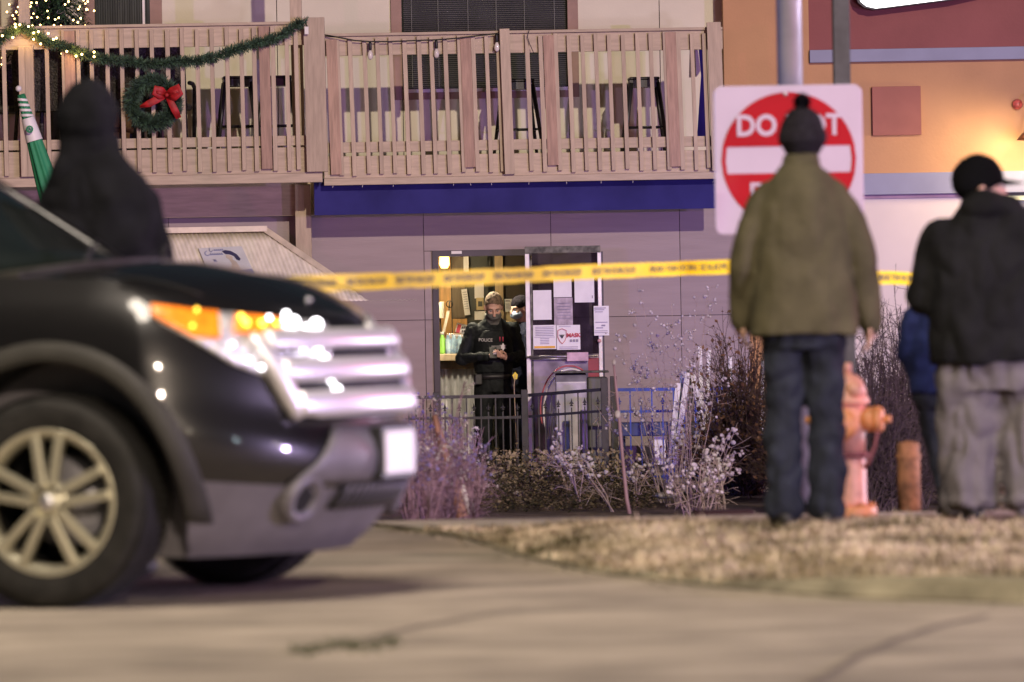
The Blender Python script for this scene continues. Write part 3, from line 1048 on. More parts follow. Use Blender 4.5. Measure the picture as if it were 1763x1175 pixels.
for px, dy, rz, lab, hb in ((16, .8, .3, 'dark wicker chair behind the green umbrella tip', .9), (82, .55, 2.9, 'dark wicker chair just right of the left roof post', 1.0), (165, .7, 3.3, 'dark wicker chair behind the hooded man, next to the reddish board', 1.05),
                            (215, .5, 2.8, 'dark wicker chair seen through the balusters beside the wreath', 1.05), (283, .8, 3.1, 'dark wicker chair behind the wreath with the red bow', 1.02)):
    p = P(px, 255, YE + dy)
    wicker_chair((p.x, YE + dy, floor_l), rz, lab, hb)

# Christmas tree with lights on the balcony
tp = P(95, 255, YE + 1.0)
xt_ = thing('christmas_tree', 'bushy fir Christmas tree with warm white lights behind the left railing', 'tree', (tp.x, YE + 1.0, floor_l))
MB().tube([(tp.x, YE + 1.0, floor_l), (tp.x, YE + 1.0, floor_l + 2.0)], [.045, .02], 8).build('trunk', M['darkbrown'], xt_)
fo = MB()
lt = MB()
for k in range(11000):
    h = random.random()
    z = floor_l + .95 + 1.15 * h
    rad = (.52 * (1 - h * .75)) * math.sqrt(random.random())
    a = random.random() * 6.283
    c = Vector((tp.x + rad * math.cos(a), YE + .95 + rad * math.sin(a) * .8, z - rad * .25))
    d = Vector((math.cos(a + random.gauss(0, .5)), math.sin(a + random.gauss(0, .5)), random.gauss(-.15, .35))).normalized()
    q = d.cross(Vector((0, 0, 1))).normalized()
    L = random.uniform(.04, .09)
    wv = random.uniform(.006, .012)
    fo.add([c - q * wv, c + q * wv, c + d * L + q * wv * .6, c + d * L - q * wv * .6], [(0, 1, 2, 3)])
kind(fo.build('foliage', M['needles'], xt_, fix=False), 'stuff')
for k in range(150):
    h = random.random()
    a = random.random() * 6.283
    rad = .55 * (1 - h * .75)
    c = Vector((tp.x + rad * math.cos(a), YE + .95 + rad * math.sin(a) * .8 - .02, floor_l + .95 + 1.15 * h - rad * .25))
    lt.ell(c, .0075, 6, 4)
for px, py in ((16, 8), (12, 21), (22, 27), (54, 5), (63, 5), (52, 12), (54, 31), (64, 30), (83, 31), (95, 34), (101, 31), (112, 8), (118, 3), (135, 16), (149, 16), (162, 19), (126, 35), (139, 32), (134, 39), (93, 44), (105, 45), (151, 3), (79, 1)):
    lt.ell(P(px, py, YE + .42), .009, 6, 4)
kind(lt.build('fairy_lights', M['bulb'], xt_), 'stuff')
# small rounded barrel table next to the tree
bt = P(176, 255, YE + 1.2)
br = thing('barrel', 'round brown barrel standing beside the Christmas tree', 'barrel', (bt.x, YE + 1.2, floor_l))
MB().lathe([(.001, 0), (.24, 0), (.30, .3), (.31, .55), (.28, .85), (.22, 1.08), (.001, 1.12)], (bt.x, YE + 1.2, floor_l), 'z', 24).build('staves', M['warmwood'], br)
for z in (.2, .9):
    MB().lathe([(.30, z), (.315, z), (.315, z + .05), (.30, z + .05)], (bt.x, YE + 1.2, floor_l), 'z', 24, close=True).build('hoop', M['bronze'], br)


def fir_run(mb, pts, rad, n, L=(.03, .07)):
    pts = [Vector(p) for p in pts]
    seg = [(b - a).length for a, b in zip(pts, pts[1:])]
    tot = sum(seg)
    for k in range(n):
        s_ = random.random() * tot
        for (a, b), l_ in zip(zip(pts, pts[1:]), seg):
            if s_ <= l_:
                break
            s_ -= l_
        p = a.lerp(b, min(1, s_ / l_))
        t = (b - a).normalized()
        r = Vector((random.gauss(0, 1), random.gauss(0, 1), random.gauss(0, 1)))
        r = (r - t * r.dot(t)).normalized()
        d = (r + t * random.uniform(-.2, .9)).normalized()
        q = d.cross(Vector((random.random() - .5, 1, random.random() - .5))).normalized()
        l2 = random.uniform(*L)
        wv = random.uniform(.003, .006)
        p = p + r * rad * random.random() * .45
        mb.add([p - q * wv, p + q * wv, p + d * l2 + q * wv * .4, p + d * l2 - q * wv * .4], [(0, 1, 2, 3)])


yg = YE - .10
gpts = [P(x, y, yg) for x, y in ((-40, 95), (-8, 74), (8, 62), (24, 52), (44, 48), (60, 58), (76, 71), (95, 77), (112, 80), (130, 86), (143, 93), (160, 98), (180, 103), (205, 104), (230, 107), (255, 112), (280, 110), (305, 106), (335, 107), (360, 101), (385, 93), (410, 84), (435, 77), (460, 71), (485, 62), (505, 48), (518, 38), (528, 40))]
g = thing('garland', 'green fir garland swagged along the left railing, partly lit', 'garland', P(270, 110, yg))
MB().tube(gpts, .012, 6).build('wire', M['needles'], g)
fm = MB()
fir_run(fm, gpts, .05, 5200, (.03, .065))
kind(fm.build('needle_fringe', M['needles2'], g, fix=False), 'stuff')
lb = MB()
for px, py in ((4, 62), (22, 65), (26, 42), (27, 47), (34, 43), (49, 46), (58, 57), (58, 68), (66, 55), (70, 76), (83, 58), (92, 68), (97, 66), (115, 89), (131, 97), (141, 94), (162, 90), (162, 98)):
    lb.ell(P(px, py, yg - .06), .0105, 8, 6)
kind(lb.build('fairy_lights', M['bulb'], g), 'stuff')
for px, py in ((58, 62), (28, 55), (130, 94)):
    light('garland_glow', 'POINT', P(px, py, yg - .09), 1.3, (1, .55, .15), None, .03)
tagp = P(528, 52, yg)
MB().box((tagp.x - .02, yg - .06, tagp.z - .045), (tagp.x + .02, yg - .05, tagp.z + .03), .004).build('tag', M['white'], g)
# wreath
wc = P(263, 177, yg)
wr = thing('wreath', 'round fir wreath with a red bow hanging on the left railing', 'wreath', wc)
ring = [wc + Vector((.205 * math.cos(a), 0, .205 * math.sin(a))) for a in [2 * math.pi * k / 28 for k in range(29)]]
MB().tube(ring, .02, 6, cap=False).build('wire', M['needles'], wr)
fm = MB()
fir_run(fm, ring, .11, 5200, (.035, .075))
kind(fm.build('needle_fringe', M['needles2'], wr, fix=False), 'stuff')
bwm = MB()
def strip(pts, wd, out):
    vs = []
    for i, (px, py) in enumerate(pts):
        a = Vector((pts[max(i - 1, 0)][0], pts[max(i - 1, 0)][1]))
        b = Vector((pts[min(i + 1, len(pts) - 1)][0], pts[min(i + 1, len(pts) - 1)][1]))
        t = (b - a).normalized()
        nn = Vector((-t.y, t.x))
        wv = wd[i] / 2
        y = yg - .10 - out * math.sin(math.pi * i / (len(pts) - 1))
        for s_ in (-1, 0, 1):
            q = P(px + nn.x * wv * s_, py + nn.y * wv * s_, y + (.012 if s_ == 0 else 0))
            vs.append(q)
    fs = []
    for i in range(len(pts) - 1):
        for s_ in (0, 1):
            fs.append((3 * i + s_, 3 * i + s_ + 1, 3 * i + s_ + 4, 3 * i + s_ + 3))
    bwm.add(vs, fs, True)
strip([(286, 163), (278, 157), (268, 154), (266, 160), (276, 165), (286, 165)], [8, 14, 13, 10, 12, 8], .05)
strip([(287, 163), (296, 157), (306, 152), (309, 160), (300, 168), (288, 166)], [8, 13, 15, 14, 13, 8], .06)
strip([(284, 165), (270, 172), (256, 179), (241, 184)], [9, 12, 12, 3], .02)
strip([(289, 166), (295, 178), (301, 190), (308, 204)], [9, 11, 12, 9], .02)
bwm.ell(P(287, 164, yg - .14), (.022, .02, .022), 10, 6)
o = bwm.build('bow', M['bow'], wr, fix=False)
sd = o.modifiers.new('thick', 'SOLIDIFY')
sd.thickness = .004
# string of clear bulbs on the right balcony
ysb = YD - .07
sp = [P(x, y, ysb) for x, y in ((556, 60), (580, 64), (610, 70), (637, 72), (670, 72), (720, 70), (751, 69), (790, 66), (830, 61), (857, 58), (872, 56))]
st = thing('bulb_string', 'drooping black cable with clear hanging bulbs on the right railing', 'string lights', sp[3])
MB().tube(sp, .007, 5).build('cable', M['black'], st)
for px, py in ((637, 72), (751, 69), (855, 58)):
    q = P(px, py, ysb)
    b_ = MB().lathe([(.011, .0), (.016, -.02), (.017, -.075), (.012, -.085)], q, 'z', 12).build('socket', M['black'], st)
    MB().lathe([(.010, -.085), (.024, -.115), (.027, -.145), (.018, -.17), (.002, -.178)], q, 'z', 14).build('glass', M['clearbulb'], b_)
q = P(910, 74, ysb)
MB().tube([P(911, 52, ysb), P(908, 64, ysb), P(912, 76, ysb), P(919, 92, ysb)], .0035, 4).build('loose_wire', M['black'], st)
# white hanging thing at the right end of the balcony: a pennant with blue edge
pn = P(1204, 110, YD + .4)
fl = thing('banner', 'folded white and blue banner hanging at the right end of the balcony', 'banner', (pn.x, YD + .4, pn.z))
MB().prism([P(1188, 70, YD + .45), P(1202, 88, YD + .45), P(1206, 122, YD + .45), P(1200, 132, YD + .45), P(1186, 134, YD + .45)], (0, 1, 0), .02).build('white_cloth', M['white'], fl)
MB().prism([P(1203, 86, YD + .48), P(1216, 84, YD + .48), P(1217, 238, YD + .48), P(1200, 238, YD + .48), P(1207, 130, YD + .48)], (0, 1, 0), .02).build('blue_cloth', new_mat('blue_cloth', (.03, .03, .25), .7), fl)

# ------------------------------------------------------------------ open glass door leaf with notices
DY = 55.72
dz0 = -.57
dlx, drx = P(908, 520, DY), P(1037, 520, DY)
dz1 = P(972, 436, DY).z
dw = drx.x - dlx.x
door = thing('glass_door', 'scuffed metal framed glass door standing open, covered in notices', 'door', (dlx.x, DY, -.6))
MB().box((dlx.x - .018, DY, dz0), (dlx.x + .026, DY + .045, dz1)).build('stile', M['alu'], door, bevel=.003)
MB().box((dlx.x + .028, DY + .003, dz0), (dlx.x + .05, DY + .04, dz1 - .065)).build('edge_strip', M['dalu'], door)
MB().box((drx.x - .042, DY, dz0), (drx.x - .004, DY + .045, dz1)).build('stile', M['alu'], door, bevel=.003)
MB().box((drx.x - .003, DY + .005, dz0), (drx.x + .014, DY + .04, dz1 + .01)).build('edge_strip', M['frame'], door)
MB().box((dlx.x - .018, DY - .004, dz1 + .002), (drx.x - .01, DY + .05, dz1 + .068)).build('top_rail', M['dalu'], door, bevel=.003)
MB().box((dlx.x + .028, DY, dz0), (drx.x - .043, DY + .045, dz0 + .2)).build('bottom_rail', M['alu'], door, bevel=.003)
zb_ = P(970, 614, DY).z
MB().box((dlx.x + .051, DY + .015, zb_ + .02), (drx.x - .043, DY + .025, dz1)).build('pane', M['glass'], door)
lowpane = new_mat('door_glass_reflection_paint', (.30, .26, .34), .12, var=.55, scale=3.2, spec=.9, detail=3)  # purple reflections put into the glass as a colour pattern
MB().box((dlx.x + .051, DY + .015, dz0 + .2), (drx.x - .15, DY + .025, zb_ - .02)).build('pane', lowpane, door)
MB().box((drx.x - .149, DY + .012, dz0 + .2), (drx.x - .043, DY + .028, zb_ - .02)).build('side_panel', new_mat('red_door_panel', (.30, .03, .05), .4, var=.2), door)
MB().box((drx.x - .10, DY + .028, zb_ + .02), (drx.x - .043, DY + .034, dz1)).build('side_panel', new_mat('maroon_strip', (.16, .04, .06), .5, var=.2), door)
pb = MB().tube([(dlx.x - .01, DY - .03, zb_), (dlx.x + .4, DY - .05, zb_), (drx.x - .06, DY - .03, zb_)], .013, 8)
pb.tube([(dlx.x + .02, DY - .03, zb_ - .022), (dlx.x + .4, DY - .045, zb_ - .022)], .007, 6)
pbo = pb.build('push_bar', M['alu'], door)
pbox(MB(), 976, 607, 1013, 622, DY - .075, .05).build('push_plate', new_mat('pink_plastic', (.62, .42, .52), .35, var=.2, scale=9), pbo, bevel=.004)  # plate of pink plastic on the bar
MB().ell(P(1032, 587, DY - .03), .02).build('knob', new_mat('pinkish_knob', (.7, .4, .4), .4), door)
RY = DY - .012
notice('blank white notice taped at the left of the glass door', 918, 500, 949.5, 551, RY, nm='notice')
notice('white notice at the top middle of the glass door, under the yellow tape', 953, 474, 984, 512, RY)
notice('pinkish white notice at the top right of the glass door', 989, 474, 1023, 521, RY, [(.88, .92, .8, .1)])
notice('crumpled greyish notice in the middle of the glass door', 954, 513, 986, 560, RY, [(.15, .9, .2 + .11 * i, .02) for i in range(6)], 'greypaper')
notice('printed white sheet curling off the right edge of the glass door', 1022.5, 527, 1048.5, 578, RY - .02, [(.05, .8, .07, .025), (.05, .7, .13, .02), (.1, .6, .2, .02), (.1, .9, .55, .02), (.5, .75, .66, .05), (.15, .6, .74, .03), (.05, .9, .84, .015), (.05, .9, .9, .015)])
t, p, wd, ht = notice('big white sticker with a gold strip on the left of the door', 918, 560, 957.5, 601.5, RY, [(.1, .9, .08 + .07 * i, .02) for i in range(6)] + [(.05, .95, .5, .012)] + [(.3, .7, .56 + .07 * i, .02) for i in range(4)], nm='sticker', cat='sticker')
MB().box((p.x - wd * .45, RY - .016, p.z - ht * .46), (p.x + wd * .45, RY - .013, p.z - ht * .37)).build('gold_strip', M['yellowink'], t)
t, p, wd, ht = notice('white mask notice sticker with a shield emblem on the door', 958.5, 560, 999, 602.5, RY, [(.1, .9, .88, .015), (.1, .9, .94, .015), (.1, .6, .05, .012)], nm='sticker', cat='sticker')
sh = [(-.5, .5), (0, .66), (.5, .5), (.5, -.1), (.3, -.45), (0, -.7), (-.3, -.45), (-.5, -.1)]
k = MB()
for (a, b), (c, d) in zip(sh, sh[1:] + sh[:1]):
    k.beam((p.x - wd * .27 + a * wd * .36, RY - .016, p.z + ht * .06 + b * ht * .45), (p.x - wd * .27 + c * wd * .36, RY - .016, p.z + ht * .06 + d * ht * .45), .005, .002)
kind(k.build('shield_print', M['redink'], t), 'stuff')
k = MB()
for a in (-.1, -.03, .03, .09):
    k.beam((p.x - wd * .27, RY - .017, p.z - ht * .03), (p.x - wd * .27 + a * wd, RY - .017, p.z + ht * .12), .006, .002)
kind(k.build('hand_print', M['ink'], t), 'stuff')
k = MB()
put_text(k, 'MASK', .052, (p.x + wd * .22, RY - .017, p.z + ht * .08), (1, 0, 0), (0, 0, 1), .002)
kind(k.build('lettering', M['redink'], t), 'stuff')
k = MB()
for i in range(3):
    k.box((p.x + wd * (.06 + .13 * i), RY - .017, p.z - ht * .18), (p.x + wd * (.15 + .13 * i), RY - .015, p.z - ht * .08))
kind(k.build('print_blocks', M['greyink'], t), 'stuff')

# ------------------------------------------------------------------ grey cabinet, hoop and bench behind the fence
GY = 54.5
ga, gb2, gc = P(957, 700, GY), P(1011, 700, GY), P(1047, 700, GY + .25)
gz1, gz0 = P(990, 645, GY).z, -.45
cab = thing('grey_cabinet', 'weathered grey metal cabinet with a sloping lid behind the fence gate', 'cabinet', (ga.x, GY, -.6))
prof = [(GY, gz0), (GY, gz1 - .07), (GY + .07, gz1 - .005), (GY + .5, gz1 + .01), (GY + .5, gz0)]
k = MB()
k.loft([[(ga.x + .0, y, z) for y, z in prof], [(gb2.x, y, z) for y, z in prof]], smooth=False)
k.build('body', M['grill'], cab, bevel=.012)
k = MB().box((gb2.x + .004, GY + .12, gz0 + .02), (gc.x, GY + .48, gz1 - .03), .02).build('side_box', new_mat('dark_grey_metal', (.12, .12, .115), .5, .3, var=.2), cab)
MB().box((ga.x - .02, GY + .0, gz1 + .012), (gc.x + .01, GY + .52, gz1 + .03), .006).build('lid', M['dalu'], cab)
for sx in (ga.x + .03, gb2.x - .04):
    MB().box((sx, GY + .05, -.6), (sx + .03, GY + .1, gz0)).build('leg', M['blackmetal'], cab)
hp = P(985, 712, GY - .06)
ho = thing('hoop', 'red and white hoop leaning against the open glass door', 'hoop', (hp.x, GY - .06, -.6))
arc = [(hp.x + .27 * math.cos(a), GY + .35, hp.z + .42 * math.sin(a)) for a in [math.pi * (.35 + .75 * i / 24) for i in range(25)]]
MB().tube(arc, .010, 8).build('white_tube', M['white'], ho)
MB().tube([(x - .03 * (1 if x < hp.x else .2), y + .02, z + .03) for x, y, z in arc], .008, 8).build('red_tube', new_mat('faded_red', (.45, .10, .12), .5, var=.2), ho)
sk = MB()
for i in range(9):
    a = math.pi * (.98 - .02 * i)
    sk.tube([(hp.x - .2 + .012 * i, GY + .33, hp.z + .1 - .02 * i), (hp.x - .235 + .018 * i, GY + .33, hp.z - .25)], .004, 4)
sk.build('netting', M['white'], ho)
bn = thing('bench', 'dark blue painted bench against the panelled wall behind the blue-lit fence', 'bench', (P(1110, 740, 55.3).x, 55.3, -.6))
b0, b1 = P(1058, 740, 55.3).x, P(1235, 740, 55.3).x
MB().box((b0, 55.0, P(1110, 750, 55.3).z), (b1, 55.5, P(1110, 727, 55.3).z)).build('seat', M['bench'], bn, bevel=.01)
for x in (b0 + .05, (b0 + b1) / 2, b1 - .1):
    MB().box((x, 55.06, -.6), (x + .05, 55.44, P(1110, 751, 55.3).z)).build('leg', M['bench'], bn)
notice('pale blue sheet hanging at the front of the bench', 1127, 752, 1146, 800, 54.98, (), 'paper', nm='hanging_sheet', cat='sheet')

# ------------------------------------------------------------------ fence
def fence(name, label, A, B, ztA, ztB, zr, zbot, step, m, posts=(), spear_first=True):
    """A, B plan points; ztA/ztB rail heights; zr second rail offset below"""
    A, B = Vector(A), Vector(B)
    t = thing(name, label, 'fence', ((A.x + B.x) / 2, (A.y + B.y) / 2, zbot))
    a, b = Vector((A.x, A.y, ztA)), Vector((B.x, B.y, ztB))
    MB().beam(a, b, .03, .034).build('rail', M[m], t)
    dz = Vector((0, 0, zr))
    MB().beam(a - dz, b - dz, .024, .03).build('rail', M[m], t)
    lo0, lo1 = Vector((A.x, A.y, zbot + .08)), Vector((B.x, B.y, zbot + .08))
    MB().beam(lo0, lo1, .024, .03).build('rail', M[m], t)
    L = (B - A).length
    n = int(L / step)
    for i in range(n):
        f = (i + .5) / n
        top = a.lerp(b, f)
        x, y = top.x, top.y
        if (i % 2 == 0) == spear_first:
            zt = top.z - zr + .085
            k = MB().beam((x, y, zbot + .05), (x, y, zt - .03), .013, .013)
            k.lathe([(.001, .055), (.006, .03), (.014, .012), (.006, .0), (.013, -.008), (.013, -.014), (.006, -.02)], (x, y, zt), 'z', 6)
            k.obox((x, y, zt + .008), Vector((1, 0, 0)), Vector((0, 1, 0)), Vector((0, 0, 1)), .04, .006, .01)
        else:
            k = MB().beam((x, y, zbot + .05), (x, y, top.z - .012), .013, .013)
        k.build('picket', M[m], t)
    for (px, py, zt, mm) in posts:
        MB().box((px - .032, py - .032, zbot), (px + .032, py + .032, zt), .004).build('post', M[mm], t)
    return t


FY = 53.4
f0, f1, f2 = P(560, 690, FY), P(903, 682, FY), P(1044, 672, FY - .35)
p750 = P(751, 676, FY)
fence('fence', 'low dark metal picket fence in front of the officers and the counter', (f0.x, FY), (f1.x - .035, FY), P(560, 687, FY).z, P(900, 682, FY).z, .20, -.6, .066, 'fenceblack',
      [(p750.x, FY, p750.z, 'fenceblack'), (f1.x, FY, P(903, 671, FY).z, 'fenceblack')])
fence('fence_gate', 'dark metal picket gate sloping up in front of the grey cabinet', (f1.x + .04, FY), (f2.x - .05, FY - .3), P(903, 681, FY).z, P(1044, 671, FY - .3).z, .20, -.55, .062, 'fenceblack',
      [(f2.x - .02, FY - .3, P(1041, 650, FY).z, 'fenceblack')])
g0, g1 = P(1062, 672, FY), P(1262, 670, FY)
fence('fence', 'metal picket fence coloured with blue light right of the gate in front of the bench', (g0.x - .03, FY), (g1.x, FY), P(1062, 671.5, FY).z, P(1240, 669.5, FY).z, .205, -.6, .094, 'fence_bluelit',
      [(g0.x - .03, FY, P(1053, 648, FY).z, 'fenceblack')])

# ------------------------------------------------------------------ sawhorse and stakes
SY = 52.6
sh = thing('trestle', 'white and blue wooden A frame trestle with a dark middle post', 'trestle', (P(1187, 830, SY).x, SY, -.6))
wh = new_mat('worn_white_paint', (.68, .68, .64), .55, var=.3, scale=9, stretch=(4, 4, .6), ramp=(.3, .55))
bp_ = new_mat('worn_blue_paint', (.16, .22, .55), .55, var=.4, scale=8, stretch=(4, 4, .5), col2=(.35, .42, .75))
for nm, a, b, dy, m in (('leg', (1177, 640), (1150, 832), 0, bp_), ('leg', (1184, 642), (1162, 800), -.1, wh), ('leg', (1193, 645), (1231, 836), 0, wh), ('brace', (1155, 790), (1168, 660), -.06, wh)):
    MB().beam(P(*a, SY + dy), P(*b, SY + dy), .048, .03).build(nm, m, sh)
MB().beam(P(1187, 636, SY + .05), P(1192, 836, SY + .05), .062, .05).build('post', M['blackmetal'], sh)
MB().beam(P(1160, 748, SY + .06), P(1216, 746, SY + .06), .05, .02).build('crossbar', bp_, sh)
for a, b, lab in (((1205, 597), (1211, 800), 'tall white stake just right of the trestle'), ((1221, 603), (1214, 830), 'white stake leaning left beside the trestle'), ((1257, 614), (1259, 800), 'white stake in front of the brown shrub'), ((1313, 622), (1312, 775), 'thin white stake hard by the green coat')):
    o = MB().beam(P(*a, SY + .3), P(*b, SY + .3), .034, .02).build('stake', wh)
    tag(o, lab, 'stake', 'white wooden stakes by the trestle')

# ------------------------------------------------------------------ patio umbrella (closed), in front of the left balcony
UY = 50.5
u0, u1 = P(36, 163, UY), P(140, 520, UY)
um = thing('patio_umbrella', 'closed green patio umbrella with a white band and ball finial', 'umbrella', (u1.x + .1, UY, -.6))
ax = (u1 - u0)
cl = MB()
rings = []
for k in range(30):
    f = k / 29
    c = u0 + ax * f
    r = .03 + .085 * min(1, f * 1.5) ** .9
    d = ax.normalized()
    e1 = d.cross(Vector((0, 1, 0))).normalized()
    e2 = d.cross(e1)
    rings.append([c + (e1 * math.cos(q) + e2 * math.sin(q)) * r * (1 + .16 * math.cos(8 * q + f * 5)) for q in [2 * math.pi * i / 32 for i in range(32)]])
cl.loft(rings)
can = cl.build('canopy', M['green'], um)
def band(f0, f1, m, nm, grow=1.03, par=can, tilt=0.0):
    b_ = MB()
    rr = []
    for k in range(7):
        f = f0 + (f1 - f0) * k / 6
        r = (.03 + .085 * min(1, f * 1.5) ** .9) * 1.16 * grow + .002
        d = ax.normalized()
        e1 = d.cross(Vector((0, 1, 0))).normalized()
        e2 = d.cross(e1)
        rr.append([u0 + ax * (f + tilt * math.cos(q)) + (e1 * math.cos(q) + e2 * math.sin(q)) * r for q in [2 * math.pi * i / 28 for i in range(28)]])
    b_.loft(rr, cap=False)
    return b_.build(nm, m, par)
band(.115, .225, M['white'], 'white_band')
for k in range(4):
    band(.02 + .025 * k, .032 + .025 * k, M['white'], 'stripe', 1.02, tilt=.008)
em = u0 + ax * .17 + Vector((-.004, -.116, 0))
k = MB().lathe([(.018, 0), (.033, 0), (.033, -.006), (.018, -.006)], em, 'y', 22, close=True)
for q in range(5):
    a = 2 * math.pi * q / 5 + .3
    k.beam(em + Vector((0, -.004, 0)), em + Vector((.016 * math.cos(a), -.004, .016 * math.sin(a))), .007, .003)
k.build('round_emblem', M['green'], can)
MB().ell(P(32, 153, UY), .028).build('finial', M['white'], um)
MB().tube([u1, u1 + ax.normalized() * .2, (u1.x + .1, UY, -.6)], .02, 8).build('pole', M['dalu'], um)

# ------------------------------------------------------------------ corrugated kiosk roof
AY = 55.9
kz = thing('kiosk', 'small kiosk with a dirty white corrugated roof and pale edge boards', 'kiosk', (P(380, 520, 54.9).x, 55, -.6))
pt0, pt1 = P(180, 402, AY), P(458, 397, AY)
dv = P(347, 523, AY - 1.0) - P(302, 400, AY)          # downslope run of a corrugation
hv = P(604, 497, AY - .80) - P(458, 397, AY)          # hip edge run
cor = MB()
nu = 432
W = (pt1 - pt0)
nrm = W.cross(dv).normalized()
if nrm.y > 0:
    nrm = -nrm
cols = []
ucount = int(nu * 1.75)
for i in range(ucount):
    u = i / nu
    base = pt0 + W * u
    off = nrm * (.0038 * math.sin(u * 2 * math.pi * 36))
    # clip start by the hip line for u>1: solve along dv
    s0 = 0.0
    if u > 1:
        # hip point param: base + dv*s = pt1 + hv*t  (use x,z)
        a1, b1, c1 = dv.x, -hv.x, pt1.x - base.x
        a2, b2, c2 = dv.z, -hv.z, pt1.z - base.z
        det = a1 * b2 - a2 * b1
        s0 = (c1 * b2 - c2 * b1) / det
        s0 = max(0, min(1, s0))
    cols.append([base + dv * (s0 + (1 - s0) * j / 6) + off for j in range(7)])
vs = [p for c in cols for p in c]
fs = []
for i in range(len(cols) - 1):
    for j in range(6):
        fs.append((i * 7 + j, i * 7 + j + 1, (i + 1) * 7 + j + 1, (i + 1) * 7 + j))
cor.add(vs, fs, True)
o = cor.build('corrugated_roof', M['roofing'], kz)
sd = o.modifiers.new('thick', 'SOLIDIFY')
sd.thickness = .004
edge = new_mat('pale_edge_board', (.72, .64, .53), .6, var=.12, scale=8)
MB().beam(P(180, 399, AY - .05), P(460, 394, AY - .05), .055, .05).build('ridge_board', edge, kz)
MB().beam(P(459, 397, AY - .04), P(459, 397, AY - .04) + hv * .98, .055, .05).build('hip_board', edge, kz)
MB().box((P(250, 560, 55).x, 55.3, -.6), (P(560, 560, 55).x, 56.2, P(400, 545, 55).z)).build('kiosk_body', M['panel'], kz)
# poster lying on the roof
pp = [P(342, 432, 0.0 + 55.5)]
def on_roof(px, py, lift=.03):
    """point on the roof plane seen at a pixel"""
    d = P(px, py, 1.0) - Vector((0, 0, H))
    t_ = (pt0 - Vector((0, 0, H))).dot(nrm) / d.dot(nrm)
    return Vector((0, 0, H)) + d * t_ + nrm * lift
c4 = [on_roof(342, 432), on_roof(416, 428.5), on_roof(440, 478), on_roof(362, 481)]
po = thing('poster', 'pale poster with blue handwriting and a dark haired figure on the kiosk roof', 'poster', c4[0])
MB().prism(c4, nrm, -.008).build('sheet', new_mat('poster_board', (.72, .74, .80), .5, var=.06), po)
def bil(u, v, l=.003):
    return c4[0].lerp(c4[1], u).lerp(c4[3].lerp(c4[2], u), v) + nrm * l
k = MB()
k.prism([bil(u, v) for u, v in ((.50, .16), (.58, .12), (.70, .16), (.80, .28), (.84, .44), (.80, .50), (.74, .46), (.72, .34), (.64, .27), (.55, .26))], nrm, .002)
k.build('dark_hair', new_mat('navy_print', (.05, .05, .13), .6), po)
k = MB()
k.prism([bil(u, v) for u, v in ((.55, .28), (.63, .29), (.68, .36), (.66, .46), (.72, .55), (.74, .80), (.55, .95), (.52, .8), (.60, .6), (.58, .44), (.53, .38))], nrm, .0015)
k.build('figure_print', new_mat('pale_skin_print', (.62, .55, .48), .6), po)
k = MB()
def scr(pts):
    k.tube([bil(u, v, .004) for u, v in pts], .0032, 4)
scr([(.24, .03), (.22, .12), (.25, .17), (.30, .10)])
scr([(.16, .12), (.10, .17), (.09, .25), (.14, .29), (.19, .25)])
for i in range(6):
    u = .2 + .05 * i
    scr([(u, .27), (u + .02, .20), (u + .035, .27)])
for i in range(5):
    u = .33 + .045 * i
    scr([(u, .13), (u + .015, .07), (u + .03, .12)])
scr([(.22, .42), (.24, .50), (.29, .49), (.25, .44)])
scr([(.28, .42), (.24, .47)])
kind(k.build('handwriting', new_mat('blue_ink', (.06, .10, .38), .6), po), 'stuff')
k = MB()
k.prism([bil(u, v) for u, v in ((.05, .93), (.98, .80), (1.0, .9), (.98, .99), (.05, .99))], nrm, .002)
k.build('blue_border', new_mat('blue_border_print', (.10, .14, .40), .6), po)

# ------------------------------------------------------------------ police tape
def tape(label, pts, name='police_tape', wd=.074, phase=0.0):
    """pts: (px,py,Y) along the tape centre"""
    c = [P(*p) for p in pts]
    # resample
    L = [0]
    for a, b in zip(c, c[1:]):
        L.append(L[-1] + (b - a).length)
    def at(s_):
        for i in range(len(c) - 1):
            if s_ <= L[i + 1] or i == len(c) - 2:
                f = (s_ - L[i]) / (L[i + 1] - L[i])
                return c[i].lerp(c[i + 1], f)
    n = max(8, int(L[-1] / .05))
    t = thing(name, label, 'tape', c[len(c) // 2])
    vs = []
    tw = lambda s_: .25 * math.sin(s_ * 1.9 + phase) + .1 * math.sin(s_ * 5.1)
    def surf(s_, h, l=0.0):
        a_ = tw(s_)
        p = at(max(0, min(L[-1], s_)))
        up = Vector((0, -math.sin(a_), math.cos(a_)))
        nn = Vector((0, -math.cos(a_), -math.sin(a_)))
        return p + up * h + nn * (l + .004 * math.sin(s_ * 17))
    for i in range(n + 1):
        s_ = L[-1] * i / n
        for h in (-.5, 0, .5):
            vs.append(surf(s_, h * wd))
    fs = []
    for i in range(n):
        for j in (0, 1):
            fs.append((3 * i + j, 3 * i + j + 1, 3 * i + j + 4, 3 * i + j + 3))
    MB().add(vs, fs, True).build('strip', M['tape'], t, fix=False)
    k = MB()
    vs1, fs1 = text_mb('POLICE LINE DO NOT CROSS', .043, .0015, 0, 'LEFT')
    wmax = max(v.x for v in vs1)
    s0 = -phase
    while s0 < L[-1]:
        good = [surf(s0 + wmax - v.x, v.y, .0035) if 0 <= s0 + wmax - v.x <= L[-1] else None for v in vs1]
        idx, keep = {}, []
        for i, q in enumerate(good):
            if q is not None:
                idx[i] = len(keep)
                keep.append(q)
        k.add(keep, [tuple(idx[i] for i in f) for f in fs1 if all(i in idx for i in f)])
        s0 += wmax + .14
    if k.v:
        kind(k.build('lettering', M['ink'], t, fix=False), 'stuff')
    return t


